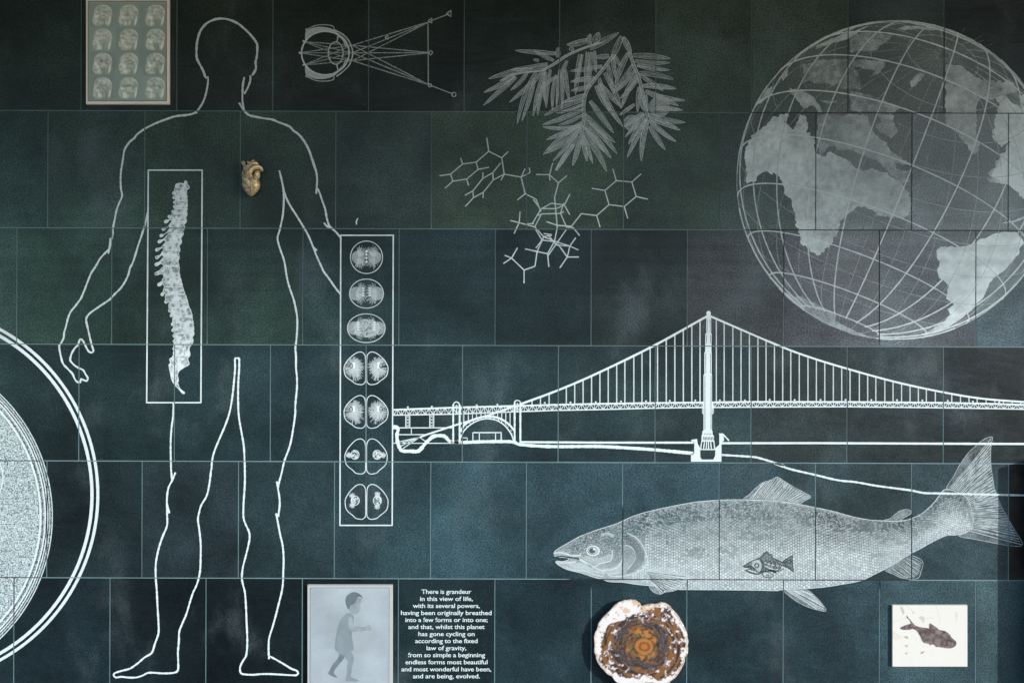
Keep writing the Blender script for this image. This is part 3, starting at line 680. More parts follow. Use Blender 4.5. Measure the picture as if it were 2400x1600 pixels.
for a0, a1, wd_, t_ in ((-178, -128, 2.2, .6), (-130, -62, 4.6, .72), (-64, -14, 6.5, .74), (80, 182, 1.6, .45), (20, 82, 1.8, .6)):
    s.circle(gc, GR-wd_/2+.5, wd=wd_, tone=t_, a0=a0, a1=a1, wob=.15, h=.0012)
s.build("rim", glb)
def cont(name, pts, t0, t1=None, amp=4.5, grain=.22, seed=0, h=.0004):
    R = rough(pts, amp*1.35, 3, .14, seed); us = [p[0] for p in R]; a, b_ = min(us), max(us)
    t1 = t0 if t1 is None else t1
    f_ = lambda x, y: np.clip(t0+(t1-t0)*(x-a)/(b_-a) + .50*(fbm(x*.022+seed, y*.022)-.5)+.40*(fbm(x*.11, y*.11+seed, 4)-.5), .05, 1)
    s = Sk(); s.area(R, f_, grain*1.2, h, g=5); return s.build(name, glb)
cont("continent", G1((500,895),(470,950),(520,1010),(545,1000),(590,900),(625,900),(640,960),(650,1040),(700,1110),(712,1200),(760,1250),(830,1190),(940,1250),(1000,1290),(1060,1340),(1140,1330),(1230,1340),(1300,1390),(1390,1440),(1420,1490))+G2((1400,100),(1420,150),(1455,200),(1455,350),(1400,375),(1300,370),(1180,330),(1100,290),(1030,270),(1020,310),(950,350),(900,400),(890,500),(850,540),(810,600),(755,640),(745,675),(680,640),(600,580),(580,470),(560,450),(550,340),(530,290),(520,220),(460,180),(450,120),(430,60),(390,20))+G1((365,1375),(330,1355),(290,1360),(245,1390),(240,1420),(185,1440),(165,1440),(160,1300),(160,1200),(180,1120),(240,1050),(330,970),(420,900)), .74, .44, seed=3)
cont("continent", G1((730,905),(1110,905),(1130,950),(1150,1020),(1200,1080),(1260,1120),(1300,1190),(1380,1240),(1455,1290),(1340,1290),(1350,1330),(1450,1340),(1450,1430),(1400,1440),(1290,1375),(1240,1300),(1180,1260),(1100,1240),(1000,1180),(900,1190),(840,1140),(815,1160),(740,1230),(720,1120)), .30, .36, 4, seed=9)
cont("continent", G1((1200,900),(1330,905),(1320,960),(1360,1030),(1310,1090),(1250,1060),(1180,1010),(1230,960)), .32, seed=12, amp=3)
cont("continent", G1((500,700),(600,708),(660,740),(710,780),(740,830),(765,885),(735,885),(690,830),(620,850),(580,820),(560,780),(520,740)), .46, amp=3, seed=5)
cont("continent", G1((970,300),(1100,260),(1320,270),(1260,330),(1200,380),(1130,410),(980,405)), .25, .22, seed=6)
cont("continent", G1((600,520),(740,470),(960,470),(1030,540),(1050,600),(1070,700),(960,700),(760,660),(620,640)), .19, .25, seed=8)
cont("continent", G1((970,470),(1100,470),(1240,480),(1250,520),(1200,590),(1130,605),(1180,560),(1090,540),(1000,520)), .30, seed=14, amp=3)
cont("continent", G1((980,720),(1100,740),(1250,790),(1370,850),(1330,895),(1060,885),(985,870)), .22, .28, seed=15)
cont("continent", G1((1735,500),(1850,520),(2000,620),(2120,640),(2200,700),(2100,800),(2000,780),(1970,850),(1980,960),(1970,1050),(1990,1100),(2000,1190),(1960,1220),(1920,1180),(1880,1120),(1820,1050),(1735,980),(1728,600)), .46, .52, seed=16, amp=3.5)
cont("continent", G1((2130,760),(2250,730),(2420,760),(2450,1000),(2450,1568),(2350,1568),(2300,1510),(2240,1460),(2220,1440),(2150,1450),(2120,1430),(2050,1420),(2100,1400),(2080,1370),(2120,1310),(2150,1240),(2210,1180),(2240,1120),(2170,1160),(2100,1080),(2110,960),(2130,900),(2160,830)), .66, .92, seed=17, amp=5)
cont("continent", G1((2230,1160),(2300,1210),(2380,1330),(2450,1400),(2450,1568),(2350,1560),(2250,1470),(2090,1380),(2130,1310)), .82, .95, seed=18, amp=3, grain=.12, h=.0005)
cont("continent", G1((1900,590),(2080,640),(2240,640),(2330,760),(2350,900),(2250,800),(2100,700)), .45, .55, seed=27, amp=7)
cont("continent", G2((1660,630),(1680,605),(1750,595),(1830,600),(1900,590),(1950,570),(2000,540),(2050,530),(2100,500),(2200,480),(2290,485),(2320,520),(2350,570),(2310,610),(2310,650),(2250,720),(2200,780),(2130,830),(2080,880),(2060,940),(2020,1010),(1970,1050),(1940,1100),(1880,1140),(1820,1190),(1750,1230),(1680,1260),(1600,1280),(1530,1290),(1600,1260),(1650,1230),(1720,1190),(1770,1130),(1745,1090),(1800,1050),(1740,1000),(1755,900),(1720,860),(1680,840),(1665,780),(1690,720),(1665,680)), .62, 1.0, 1.6, .1, seed=19)
cont("polar_land", G2((480,960),(540,990),(600,990),(740,1060),(870,1120),(870,1180),(980,1240),(1090,1290),(1150,1320),(1000,1290),(880,1240),(760,1190),(640,1110),(540,1030)), .28, .36, 1.5, seed=20)
for k, p in enumerate(([(720,360),(820,315),(960,262),(1130,205),(1060,245),(960,310),(850,340),(715,385)], [(1350,235),(1400,205),(1530,208),(1720,235),(1700,245),(1500,228),(1400,240)], [(250,815),(330,700),(370,680),(350,750),(280,815)], [(440,600),(490,545),(490,590),(450,640)], [(1450,640),(1530,570),(1570,590),(1500,670),(1470,690)], [(1180,980),(1230,960),(1240,980),(1190,1010)])):
    cont("island", G1(*p), .55 if k < 4 else .3, amp=2, seed=30+k)
cont("island", G2((2170,415),(2250,400),(2350,360),(2350,380),(2260,410)), .8, amp=1, seed=40)
cont("island", G2((2310,520),(2350,480),(2350,560)), .2, amp=1, seed=41)
cont("island", G1((740,790),(860,800),(880,780),(870,810),(790,812)), .4, amp=1.5, seed=42)

# ================================================================ bridge
K1 = T(900, 850, 4.704); K2 = T(1400, 700, 3.92); K3 = T(1900, 800, 4.704); F2 = T(1800, 1000, 3.92)
br = empty("bridge_etching", "etched suspension bridge with one tall tower, side arch and long deck", "etching", (1660, 1080))
def part(name, lst, tone=.98, **kw):
    s = Sk()
    for pts, wd in lst: s.ribbon(pts, wd, tone, grain=.06, **{**dict(smooth=False, wob=.08, step=8), **kw})
    return s.build(name, br)
dt = [(921.3,960),(1062.6,954.8),(1204,951),(1308,948),(1400,946),(1532.7,944),(1650,942.8),(1756,941.5),(1984,941.6),(2211.4,943.5),(2330,946),(2410,948.5)]
db = [(921.3,972.3),(1062.6,970),(1204,964.5),(1308,961),(1400,959.4),(1532.7,956),(1650,954.4),(1756,953.6),(1984,952.6),(2211.4,955.2),(2330,957),(2410,958.6)]
DT = lambda x: float(np.interp(x, [p[0] for p in dt], [p[1] for p in dt])); DB = lambda x: float(np.interp(x, [p[0] for p in db], [p[1] for p in db]))
part("deck_chord", [(dt, 4.2)]); part("deck_chord", [(db, 3.0)])
x = 922.0; k = 0; tr_ = []
while x < 2400:
    nx_ = x+(9.3 if x < 1300 else 10.0); a, b_ = (DT(x), DB(nx_)) if k % 2 else (DB(x), DT(nx_))
    tr_.append(([(x, a), (nx_, b_)], 1.7)); tr_.append(([(x, DT(x)), (x, DB(x))], 1.3)); x = nx_; k += 1
part("deck_truss", tr_, h=.0007)
cabL = [(1218,947.5),(1308,914),(1400,874.4),(1532.7,809.7),(1656,741.5)]; cabR = [(1665,741),(1818.4,807),(1900,837.5),(1985,863.6),(2100,895),(2211.4,919),(2304,934),(2410,942.5)]
part("main_cable", [(cabL, 5.0)], smooth=True, h=.0012); part("main_cable", [(cabR, 4.4)], smooth=True, h=.0012)
CL = lambda x: float(np.interp(x, [p[0] for p in cr(cabL, 8)], [p[1] for p in cr(cabL, 8)])); CRr = lambda x: float(np.interp(x, [p[0] for p in cr(cabR, 8)], [p[1] for p in cr(cabR, 8)]))
for x in (1247,1266.7,1287,1327.3,1347,1366.6,1386.4,1406,1425.5,1445.4,1464.5,1485.5,1504.6,1523.7,1541,1561.5,1581.6,1601.5,1621.4,1640.6): part("hanger", [([(x, CL(x)), (x, DT(x)+.5)], 2.8)], .80, h=.0006)
for x in (1678.8,1697.2,1717.6,1736.7,1756.4,1776.3,1795.4,1815,1834.4,1853.3,1873.2,1893.6,1913.3,1933,1953,1972.7,1992.2,2014,2033.5,2052.6,2073.7,2093,2113,2132.8,2152.3,2171,2192,2230.6,2251,2271,2290,2311,2331.5,2351.7,2372,2392): part("hanger", [([(x, CRr(x)), (x, DT(x)+.5)], 2.6)], .74, h=.0006)
s = Sk(); prof = [(180,1000,1045),(318,1000,1045),(320,992,1050),(488,990,1048),(492,983,1050),(690,983,1050),(700,975,1053),(950,975,1053),(955,970,1062),(1000,962,1070),(1050,962,1070),(1062,975,1053),(1208,975,1053),(1215,965,1058),(1248,962,1060),(1255,957,1070),(1300,957,1072)]
s.poly(K2((1000,150),(1022,135),(1045,150))+K2(*[(r_, y) for y, l, r_ in prof])+K2(*[(l, y) for y, l, r_ in prof[::-1]]), .95, .06, .0010)
s.disc(K2((1022,132))[0], 5.3, .98, h=.0011)
s.ribbon(K2((957,1305),(1072,1305)), 3, .97, smooth=False, h=.0012); s.ribbon(K2((945,1383),(1085,1383)), 2.6, .97, smooth=False, h=.0012)
for a, b_ in ((960,948),(985,975),(1003,1000),(1020,1022),(1040,1048),(1068,1080)): s.ribbon(K2((a,1300),(b_,1385)), 2.6, .95, smooth=False, h=.0011)
s.build("tower", br)
s = Sk()
for x0, y0, y1 in ((1009,190,310),(1036,190,310),(1004,330,410),(1040,330,410),(996,500,685),(1039,500,685),(988,705,1200),(1044,705,1200),(970,1005,1050),(1062,1005,1050)): s.ribbon(K2((x0,y0),(x0,y1)), 1.3, .75, smooth=False, h=.0013)
for x0 in range(975, 1062, 14): s.ribbon(K2((x0,1268),(x0+6,1296)), 1.8, .9, smooth=False, h=.0013)
for x0 in range(985, 1045, 14): s.disc(K2((x0,1240))[0], 1.3, .9, n=4, h=.0013)
s.build("tower_groove", br, m_carve)
s = Sk(); s.poly(K2((862,1295),(915,1285),(922,1330),(945,1368),(945,1450),(960,1475),(1065,1475),(1082,1440),(1085,1370),(1120,1338),(1120,1250),(1115,1235),(1155,1235),(1165,1300),(1140,1320),(1140,1495),(860,1495),(860,1420),(890,1420),(890,1312),(862,1305)), .97, .05, .0009); s.ribbon(K2((1150,1238),(1210,1303)), 3.2, .95, smooth=False); s.build("tower_pier", br)
part("water_line", [(K1((1500,872))+K2((0,1320),(885,1320)), 5.0)]); part("water_line", [(K2((1140,1325),(2000,1324))+K3((1465,1125),(2440,1128)), 5.0)])
s = Sk(); s.ribbon(K1((92,708),(150,712),(155,740),(143,800),(150,870),(170,930),(200,968),(290,972),(380,970),(450,895),(510,835),(560,805),(660,805),(700,840),(740,870),(850,878)), 8.3, .99, grain=.05, h=.0009); s.build("seabed_line", br); s = Sk(); s.ribbon(K1((740,872),(900,875),(1100,868),(1400,868),(1480,895),(1560,905),(1700,915),(1920,922),(2352,920))+K2((300,1370),(520,1385),(880,1418)), 7.4, .99, grain=.05, h=.0009, wob=.16)
s.build("seabed_line", br); s = Sk(); s.ribbon(K2((1140,1432),(1420,1450),(1500,1465),(1600,1495),(1720,1530))+F2((60,335),(200,385),(435,440),(640,488),(800,505),(1000,540),(1300,580),(1430,605),(1600,610),(2380,628)), 4.6, .93, grain=.05, h=.0021); s.build("seabed_line", br)
part("arch", [(K1((845,760),(880,690),(950,640),(1050,603),(1140,590),(1240,600),(1330,640),(1400,700),(1435,745)), 4.8), (K1((838,840),(880,750),(960,675),(1050,630),(1140,614),(1230,628),(1310,672),(1370,735),(1410,800),(1432,865)), 3.0)], smooth=True, h=.0011)
s = Sk()
for k in range(16):
    a = math.radians(200+140*k/15); p = K1((1138+295*math.cos(a), 870+285*math.sin(a)*.98), (1138+(275 if k % 2 else 300)*math.cos(a+.05), 870+252*math.sin(a+.05)))
    s.ribbon(p, 1.6, .95, smooth=False, h=.0008)
s.build("arch_bracing", br)
part("anchor_cable", [(K1((1425,482),(1150,578),(820,675),(470,790),(395,820)), 4.2)], h=.0013)
part("cable_strand", [(K1((400,815),a), 1.9) for a in ((175,868),(178,888),(188,915),(205,945))]+[(K1((400,825),(455,862)), 2)])
for x0, y0 in ((880,690),(930,650),(975,632),(1020,610),(1070,596),(1115,588),(1160,586),(1205,590),(1253,602),(1298,620),(1343,648),(1390,690)): part("arch_post", [(K1((x0, 535), (x0, y0)), 1.9)])
for xs_, ty in (((763,834), 430), ((1440,1503), 412)):
    s = Sk()
    for x0 in xs_: s.ribbon(K1((x0,ty+30),(x0,885)), 4.2, .98, smooth=False, grain=.05, h=.0014)
    c = K1(((xs_[0]+xs_[1])/2, ty+32))[0]; s.circle(c, 7.2, 6.6, 2.6, .98, a0=180, a1=360, h=.0015); s.ribbon(K1((sum(xs_)/2, ty+30),(sum(xs_)/2, ty+135)), 2.3, .96, smooth=False, h=.0014); s.ribbon(K1((sum(xs_)/2-15, ty+45),(sum(xs_)/2+15, ty+45)), 2.3, .96, smooth=False, h=.0014)
    s.build("pylon", br)
for x0 in (240, 504):
    L = [(K1((x0,572),(x0,712)), 2.2), (K1((x0+44,572),(x0+44,712)), 2.2)]
    for k in range(4): L += [(K1((x0,575+k*34),(x0+44,575+k*34+34)), 1.3), (K1((x0+44,575+k*34),(x0,575+k*34+34)), 1.3)]
    part("trestle", L)
part("shore_line", [(K1((165,715),(760,715)), 2.4), (K1((165,790),(480,790)), 2.4), (K1((92,885),(740,885)), 2.0), (K1((302,718),(302,790)), 1.8)])
part("shore_building", [(K1((980,768),(1298,768)), 2.8), (K1((980,768),(980,860)), 2.2), (K1((1051,768),(1051,860)), 2.2), (K1((1230,768),(1230,860)), 2.2), (K1((1292,768),(1292,860)), 2.6), (K1((870,826),(918,826)), 1.8), (K1((918,826),(918,860)), 1.8)])
for p in K1((263,488),(527,483),(1022,467),(1250,460),(1772,441),(2055,436),(2335,433))+K2((217,942),(447,940),(665,936),(900,933),(1125,933),(1355,933),(1583,926),(1812,928),(2050,928),(2280,927))+K3((668,645),(952,646),(1230,650),(1510,654),(1787,662),(2078,670)):
    s = Sk(); s.disc(p, 2.4, .9, h=.0010, n=8); s.ribbon([p, (p[0], p[1]+5)], 1.4, .85, smooth=False); s.build("deck_lamp", br)

# ================================================================ salmon
F1 = T(1250, 1080, 3.92)
sal = empty("salmon_etching", "large etched salmon facing left, scaled body and upturned tail, below the bridge", "etching", (1700, 1390))
topL = F1((185,850),(200,825),(250,790),(330,745),(420,695),(520,655),(620,620),(720,590),(820,550),(920,505),(1050,465),(1200,430),(1350,400),(1500,375),(1650,362),(1800,355),(1935,355),(2150,362))+F2((200,695),(435,740),(620,780),(800,830),(950,855),(1060,862),(1150,868),(1240,860),(1320,840),(1420,790),(1520,700),(1580,620),(1625,575),(1720,590),(1820,650),(1870,760),(1890,865))
botL = F2((1880,930),(1800,975),(1720,990),(1660,992),(1600,1010),(1500,1060),(1400,1115),(1300,1170),(1200,1230),(1100,1290),(1000,1340),(900,1390),(830,1415),(700,1440),(500,1470),(300,1485),(100,1495))+F1((2250,1188),(2000,1183),(1700,1180),(1420,1178),(1330,1175),(1100,1145),(950,1130),(820,1110),(700,1105),(640,1085),(560,1065),(500,1045),(420,1020),(330,1000),(270,975),(220,945),(205,925),(215,915),(270,922),(325,902),(318,888),(240,880),(205,875),(190,865))
U = F1((920,505),(1200,430),(1500,375),(1800,355),(2150,362))+F2((200,695),(435,740),(620,780),(800,830),(950,855),(1060,862),(1240,860),(1340,835),(1450,770),(1540,680),(1625,575),(1730,590),(1815,650),(1868,740))
Lw = F1((900,1090),(1200,1150),(1500,1178),(1800,1181),(2100,1185))+F2((200,1488),(435,1475),(620,1452),(800,1420),(950,1365),(1060,1315),(1230,1215),(1350,1145),(1560,1030),(1700,985),(1850,945),(1885,890),(1886,800))
def curve(P):
    P = cr(P, 4); d = np.r_[0, np.cumsum([math.dist(P[i], P[i+1]) for i in range(len(P)-1)])]; d = d/d[-1]
    X = np.array(P); return lambda q: (float(np.interp(q, d, X[:, 0])), float(np.interp(q, d, X[:, 1])))
cu, cl = curve(U), curve(Lw)
UX = np.array(cr(topL, 5)); BX = np.array(cr(botL[::-1], 5))
def vert_t(x, y):
    xo = x
    yu = np.interp(xo, UX[:, 0], UX[:, 1]); yb = np.interp(xo, np.maximum.accumulate(BX[:, 0]), BX[:, 1])
    return np.clip((y-yu)/np.maximum(yb-yu, 8), 0, 1)
s = Sk(); body = cr(topL, 5)+cr(botL, 5)
def btone(x, y):
    q = vert_t(x, y); n = fbm(x*.02, y*.03); base = .13+.34*np.clip((q-.25)*2.0, 0, 1)
    return np.clip(base+.3*(n-.5), .05, .8)
s.area(body, btone, .22, .0003, g=6); s.build("body", sal)
s = Sk(); s.ribbon(cr(topL, 4), 1.7, .75, smooth=False, h=.0007); s.ribbon(cr(botL, 4), 1.7, .75, smooth=False, h=.0007); s.build("body_outline", sal)
s = Sk(); sc_ = Sk(); rng = random.Random(5)
i_ = 0; q = .005
gill = lambda x, y: (x < 1513 and ((x-1435)/85)**2+((y-1285)/75)**2 < 1) or x < 1455
while q < .985:
    a, b_ = cu(q), cl(q); Ln = math.dist(a, b_); rowh = 6.6 if Ln > 120 else 5.4; nrow = int(Ln/rowh)
    dirx, diry = (b_[0]-a[0])/Ln, (b_[1]-a[1])/Ln
    for j in range(nrow):
        t_ = (j+.5+(.5 if i_ % 2 else 0))/nrow
        if t_ > .985: continue
        cx, cy = a[0]+(b_[0]-a[0])*t_, a[1]+(b_[1]-a[1])*t_
        if gill(cx, cy): continue
        n = .6*float(fbm(cx*.035, cy*.07))+.4*float(fbm(cx*.11, cy*.16)); n2 = rng.random()
        lum = .26+.54*min(1, max(0, (t_-.12)*2.0)); dk = n < .43 - .10*t_
        tone = max(.12, min(1, lum*(.62+.7*n2*.6+.9*(n-.5)) * (.45 if dk and t_ < .68 else 1)))
        if t_ < .22 and n2 < .5: continue
        rx, ry = rowh*.45, rowh*.41; P_ = []
        for k in range(8):
            an = k*math.pi/4; ex, ey = rx*math.cos(an), ry*math.sin(an)
            P_.append(W((cx+ex*diry+ey*dirx, cy-ex*dirx+ey*diry)))
        i0 = len(s.v)
        for p in P_: s.v.append((p[0], p[1], .0006)); s.c.append((tone, .12, 0, 1))
        s.f.append(tuple(range(i0, i0+8)))
        if t_ > .3 and rng.random() < .9:      # dark shaded side of each scale
            sc_.ribbon([(cx+rx*.9*diry-ry*.8*dirx, cy-rx*.9*dirx-ry*.8*diry), (cx+rx*1.25*diry, cy-rx*1.25*dirx), (cx+rx*.9*diry+ry*.8*dirx, cy-rx*.9*dirx+ry*.8*diry)], 1.0, .5, 0, .0009, step=9)
    q += (6.2 if Ln > 120 else 5.0)/930; i_ += 1
s.build("scales", sal, kind='stuff'); sc_.build("scale_edges", sal, m_carve, kind='stuff')
s = Sk(); rng = random.Random(9)                                       # short engraved dashes over back and head
hb = np.array([W(p) for p in body])
for k in range(5200):
    x = rng.uniform(1300, 1990) if rng.random() < .8 else rng.uniform(1300, 1530); yu = float(np.interp(x, UX[:, 0], UX[:, 1])); yb = float(np.interp(x, np.maximum.accumulate(BX[:, 0]), BX[:, 1]))
    head = x < 1520
    y = yu+2+(yb-yu-5)*(rng.random()**(1.2 if head else 2.6))*(1 if head else .5)
    if y > yb-3: continue
    if not head and (y-yu)/(yb-yu) > .4: continue
    a = rng.uniform(-.5, .5)+(-.35 if head and x < 1450 else 0); L = rng.uniform(1.5, 4)
    s.ribbon([(x, y), (x+L*math.cos(a), y+L*math.sin(a))], rng.uniform(.8, 1.4), rng.uniform(.25, .62), 0, .0007, smooth=False, step=9)
s.build("engraved_dashes", sal, kind='stuff')
s = Sk()
for pts, wd, tn in ((F1((190,848),(240,838),(300,850),(350,868),(400,868),(440,860)), 4.5, .72), (F1((205,930),(260,935),(330,930),(390,925)), 4, .66), (F1((420,905),(480,940),(560,970),(600,945),(680,925),(715,905),(725,860),(722,815)), 1.8, .9),
    (F1((430,900),(480,930),(540,965)), 3.5, .85), (F1((640,1000),(720,995),(790,960),(815,900),(820,830)), 1.8, .85), (F1((860,660),(940,700),(1000,770),(1040,860),(1045,920),(1010,985),(930,1030),(820,1055),(700,1050),(620,1000),(540,975)), 2.4, .7),
    (F1((840,770),(900,790),(935,850),(925,920),(870,985)), 1.6, .85), (F1((300,975),(380,1000),(470,1010),(560,1040),(640,1060)), 3.5, .6), (F1((620,680),(680,665),(740,690)), 7, .45), (F1((560,1010),(640,1030),(720,1035),(800,1020)), 4, .55)):
    s.ribbon(pts, wd, tn, h=.0010)
s.area(cr(F1((440,880),(520,925),(590,940),(680,920),(715,895),(710,850),(640,880),(560,885),(500,870)), 4, True), .40, .2, .0005, g=6)
s.area(cr(F1((560,980),(640,985),(740,970),(800,930),(805,1000),(700,1040),(620,1020)), 4, True), .45, .2, .0005, g=6)
s.area(cr(F1((300,935),(380,930),(450,940),(520,975),(560,1020),(480,1010),(380,990)), 4, True), .5, .2, .0005, g=6)
s.build("head_markings", sal)
s = Sk(); s.area(cr(F1((850,690),(930,720),(990,790),(1020,870),(1000,950),(930,1010),(850,1030),(900,960),(935,880),(915,800),(860,750)), 4, True), .18, .5, .0011, g=6)
s.ribbon(F1((210,880),(260,872),(310,880),(380,888),(420,900)), 3.2, .8, 0, .0012); s.build("gill_shadow", sal, m_carve)
s = Sk(); s.disc(F1((548,822))[0], 15, .72, h=.0011, n=20, ry=11.5); s.circle(F1((548,822))[0], 15, 11.5, 2, .95, h=.0013); o = s.build("eye", sal)
s = Sk(); s.disc(F1((542,822))[0], 7.5, .7, h=.0013, n=16, ry=6.5); s.circle(F1((545,822))[0], 11, 8.6, 1.3, .8, h=.0013); s.build("pupil", o, m_carve)
s = Sk(); s.poly(F1((555,790),(580,815),(545,818)), 1, 0, .0015); s.build("eye_glint", o)
def fin(name, outline, rays, tone=.36, rt=.75, h=.0006, wd=1.3):
    s = Sk(); P_ = cr(outline, 4, True); s.area(P_, lambda x, y: .75*tone+.35*(fbm(x*.06, y*.06)-.5), .3, h, g=6); s.ribbon(P_, 1.2, .5, closed=True, smooth=False, h=h+.0003)
    for a, b_ in rays: s.ribbon([a, ((a[0]+b_[0])/2+random.uniform(-2, 2), (a[1]+b_[1])/2+random.uniform(-2, 2)), b_], wd, rt*random.uniform(.75, 1.2), h=h+.0003, wob=.4)
    return s.build(name, sal)
lerp = lambda a, b_, t_: (a[0]+(b_[0]-a[0])*t_, a[1]+(b_[1]-a[1])*t_)
def fan(P0, P1, n): A, B_ = curve(P0), curve(P1); return [(A(i/(n-1)), B_(i/(n-1))) for i in range(n)]
fin("dorsal_fin", F1((1935,355),(1990,300),(2050,240),(2110,195),(2180,175),(2240,145),(2300,180))+F2((90,455),(170,510),(250,560),(330,600),(392,640),(350,670),(280,703),(120,688))[2:]+F1((2300,362),(2150,360)), fan(F1((1990,345),(2150,352),(2300,358))+F2((240,695)), F1((2110,200),(2240,155),(2340,205))+F2((160,515),(370,645)), 22), .34)
fin("adipose_fin", F2((1060,858),(1120,840),(1170,800),(1210,770),(1270,755),(1310,770),(1318,790),(1290,810),(1240,840),(1225,858),(1150,866)), [], .3)
fin("tail_fin", F2((1640,560),(1700,460),(1760,350),(1830,250),(1900,180),(1980,115),(2060,92),(2050,160),(2045,250),(2045,330),(2060,440),(2075,540),(2100,620),(2140,720),(2200,830),(2250,920),(2300,1000),(2340,1070),(2330,1092),(2250,1092),(2100,1070),(1900,1030),(1750,1000),(1840,960),(1890,870),(1870,760),(1820,650),(1720,590)), fan(F2((1670,560),(1760,600),(1840,680),(1880,780),(1890,870),(1840,950)), F2((2050,105),(2045,330),(2075,540),(2140,720),(2250,920),(2330,1080)), 36)+fan(F2((1760,470),(1850,580),(1900,740),(1960,920)), F2((2045,200),(2060,460),(2110,660),(2280,1000)), 34), .18, .62, wd=1.5)
fin("pectoral_fin", F1((1030,1000),(1150,1003),(1300,1022),(1400,1043),(1495,1065),(1440,1080),(1380,1115),(1345,1165),(1280,1193),(1210,1200),(1170,1222),(1110,1205),(1070,1165),(1062,1140),(1080,1100),(1040,1050)), fan(F1((1040,1010),(1060,1060),(1090,1110)), F1((1480,1065),(1370,1120),(1290,1185),(1170,1215)), 16), .45, .8, h=.0012)
s = Sk()
for a, b_ in fan(F1((1045,1018),(1060,1050),(1080,1090)), F1((1400,1060),(1340,1130),(1200,1190)), 9): s.ribbon([a, b_], 1.3, .7, 0, .0017)
s.build("fin_shadow", sal, m_carve)
fin("anal_fin", F2((1075,1310),(1160,1250),(1250,1200),(1320,1180),(1420,1235),(1405,1330),(1370,1390),(1240,1388),(1150,1350)), fan(F2((1085,1305),(1200,1235),(1300,1190)), F2((1230,1385),(1360,1370),(1415,1250)), 20), .08, .5)
fin("pelvic_fin", [(1836,1380),(1870,1377),(1893,1382),(1908,1394),(1925,1412),(1936,1430),(1915,1428),(1885,1418),(1858,1402)], fan([(1842,1382),(1880,1382)], [(1915,1427),(1932,1424),(1905,1393)], 12), .28, .75)

# ================================================================ small carved fish on the salmon's flank
lf_ = empty("small_fish_etching", "small dark-lined carved fish drawn on the flank of the big salmon", "etching", (1800, 1355))
fo = F1((1925,968),(1965,940),(2010,915),(2085,885),(2120,850),(2145,830),(2160,850),(2195,862),(2190,885),(2240,905),(2285,925),(2340,935))+F2((130,1243),(160,1215),(225,1178),(222,1230),(235,1330),(180,1290),(130,1268),(100,1310),(60,1335),(0,1308))+F1((2240,1028),(2200,1010),(2110,1008),(2080,1035),(2040,1038),(1990,1022),(1945,1000),(1985,990),(2010,985),(1970,972))
s = Sk(); s.poly(densify(fo, 4), .42, .2, .0010); s.build("fish_shape", lf_, m_carve)
s = Sk(); s.ribbon(fo, 2.0, .9, 0, .0014, closed=True, smooth=False)
s.circle(F1((2052,958))[0], 4.6, 5.2, 2.4, .9, h=.0014); s.ribbon(F1((2085,900),(2110,950),(2085,1020)), 2.2, .9, 0, .0014)
s.ribbon(F1((1945,975),(1995,965),(2040,995)), 2.4, .9, 0, .0014)
for a in range(4): s.ribbon(F1((2130+a*38,905+a*8),(2150+a*38,925+a*8),(2140+a*38,950+a*7)), 1.8, .85, 0, .0014)
s.circle(F1((2220,975))[0], 4, wd=1.6, tone=.9, h=.0014); s.ribbon(F1((2120,985),(2180,1000),(2250,1010),(2300,985)), 1.8, .9, 0, .0014)
s.ribbon(F2((150,1245),(200,1215),(215,1230),(190,1260)), 1.6, .9, 0, .0014); s.ribbon(F2((150,1262),(200,1290),(215,1300)), 1.6, .9, 0, .0014)
P_ = cr(F1((2110,1015),(2160,1020),(2205,1050),(2180,1068),(2130,1065),(2105,1045)), 3, True); s.ribbon(P_, 1.7, .9, 0, .0014, closed=True, smooth=False); s.circle(F1((2155,1048))[0], 2.6, 1.8, 1.2, .9, h=.0014)
s.build("carved_line", lf_, m_carve)
s = Sk(); s.poly(cr(F1((2010,925),(2060,905),(2090,930),(2095,985),(2075,1015),(2045,990),(2010,960)), 3, True), .5, .2, .0012)
s.ribbon(F1((1950,985),(2000,1008),(2050,1022)), 2, .9, 0, .0012); s.ribbon(F1((2125,930),(2200,955),(2280,965)), 2.2, .7, 0, .0012); s.ribbon(F1((2130,960),(2180,985),(2250,995)), 2, .8, 0, .0012); s.build("pale_inlay", lf_)

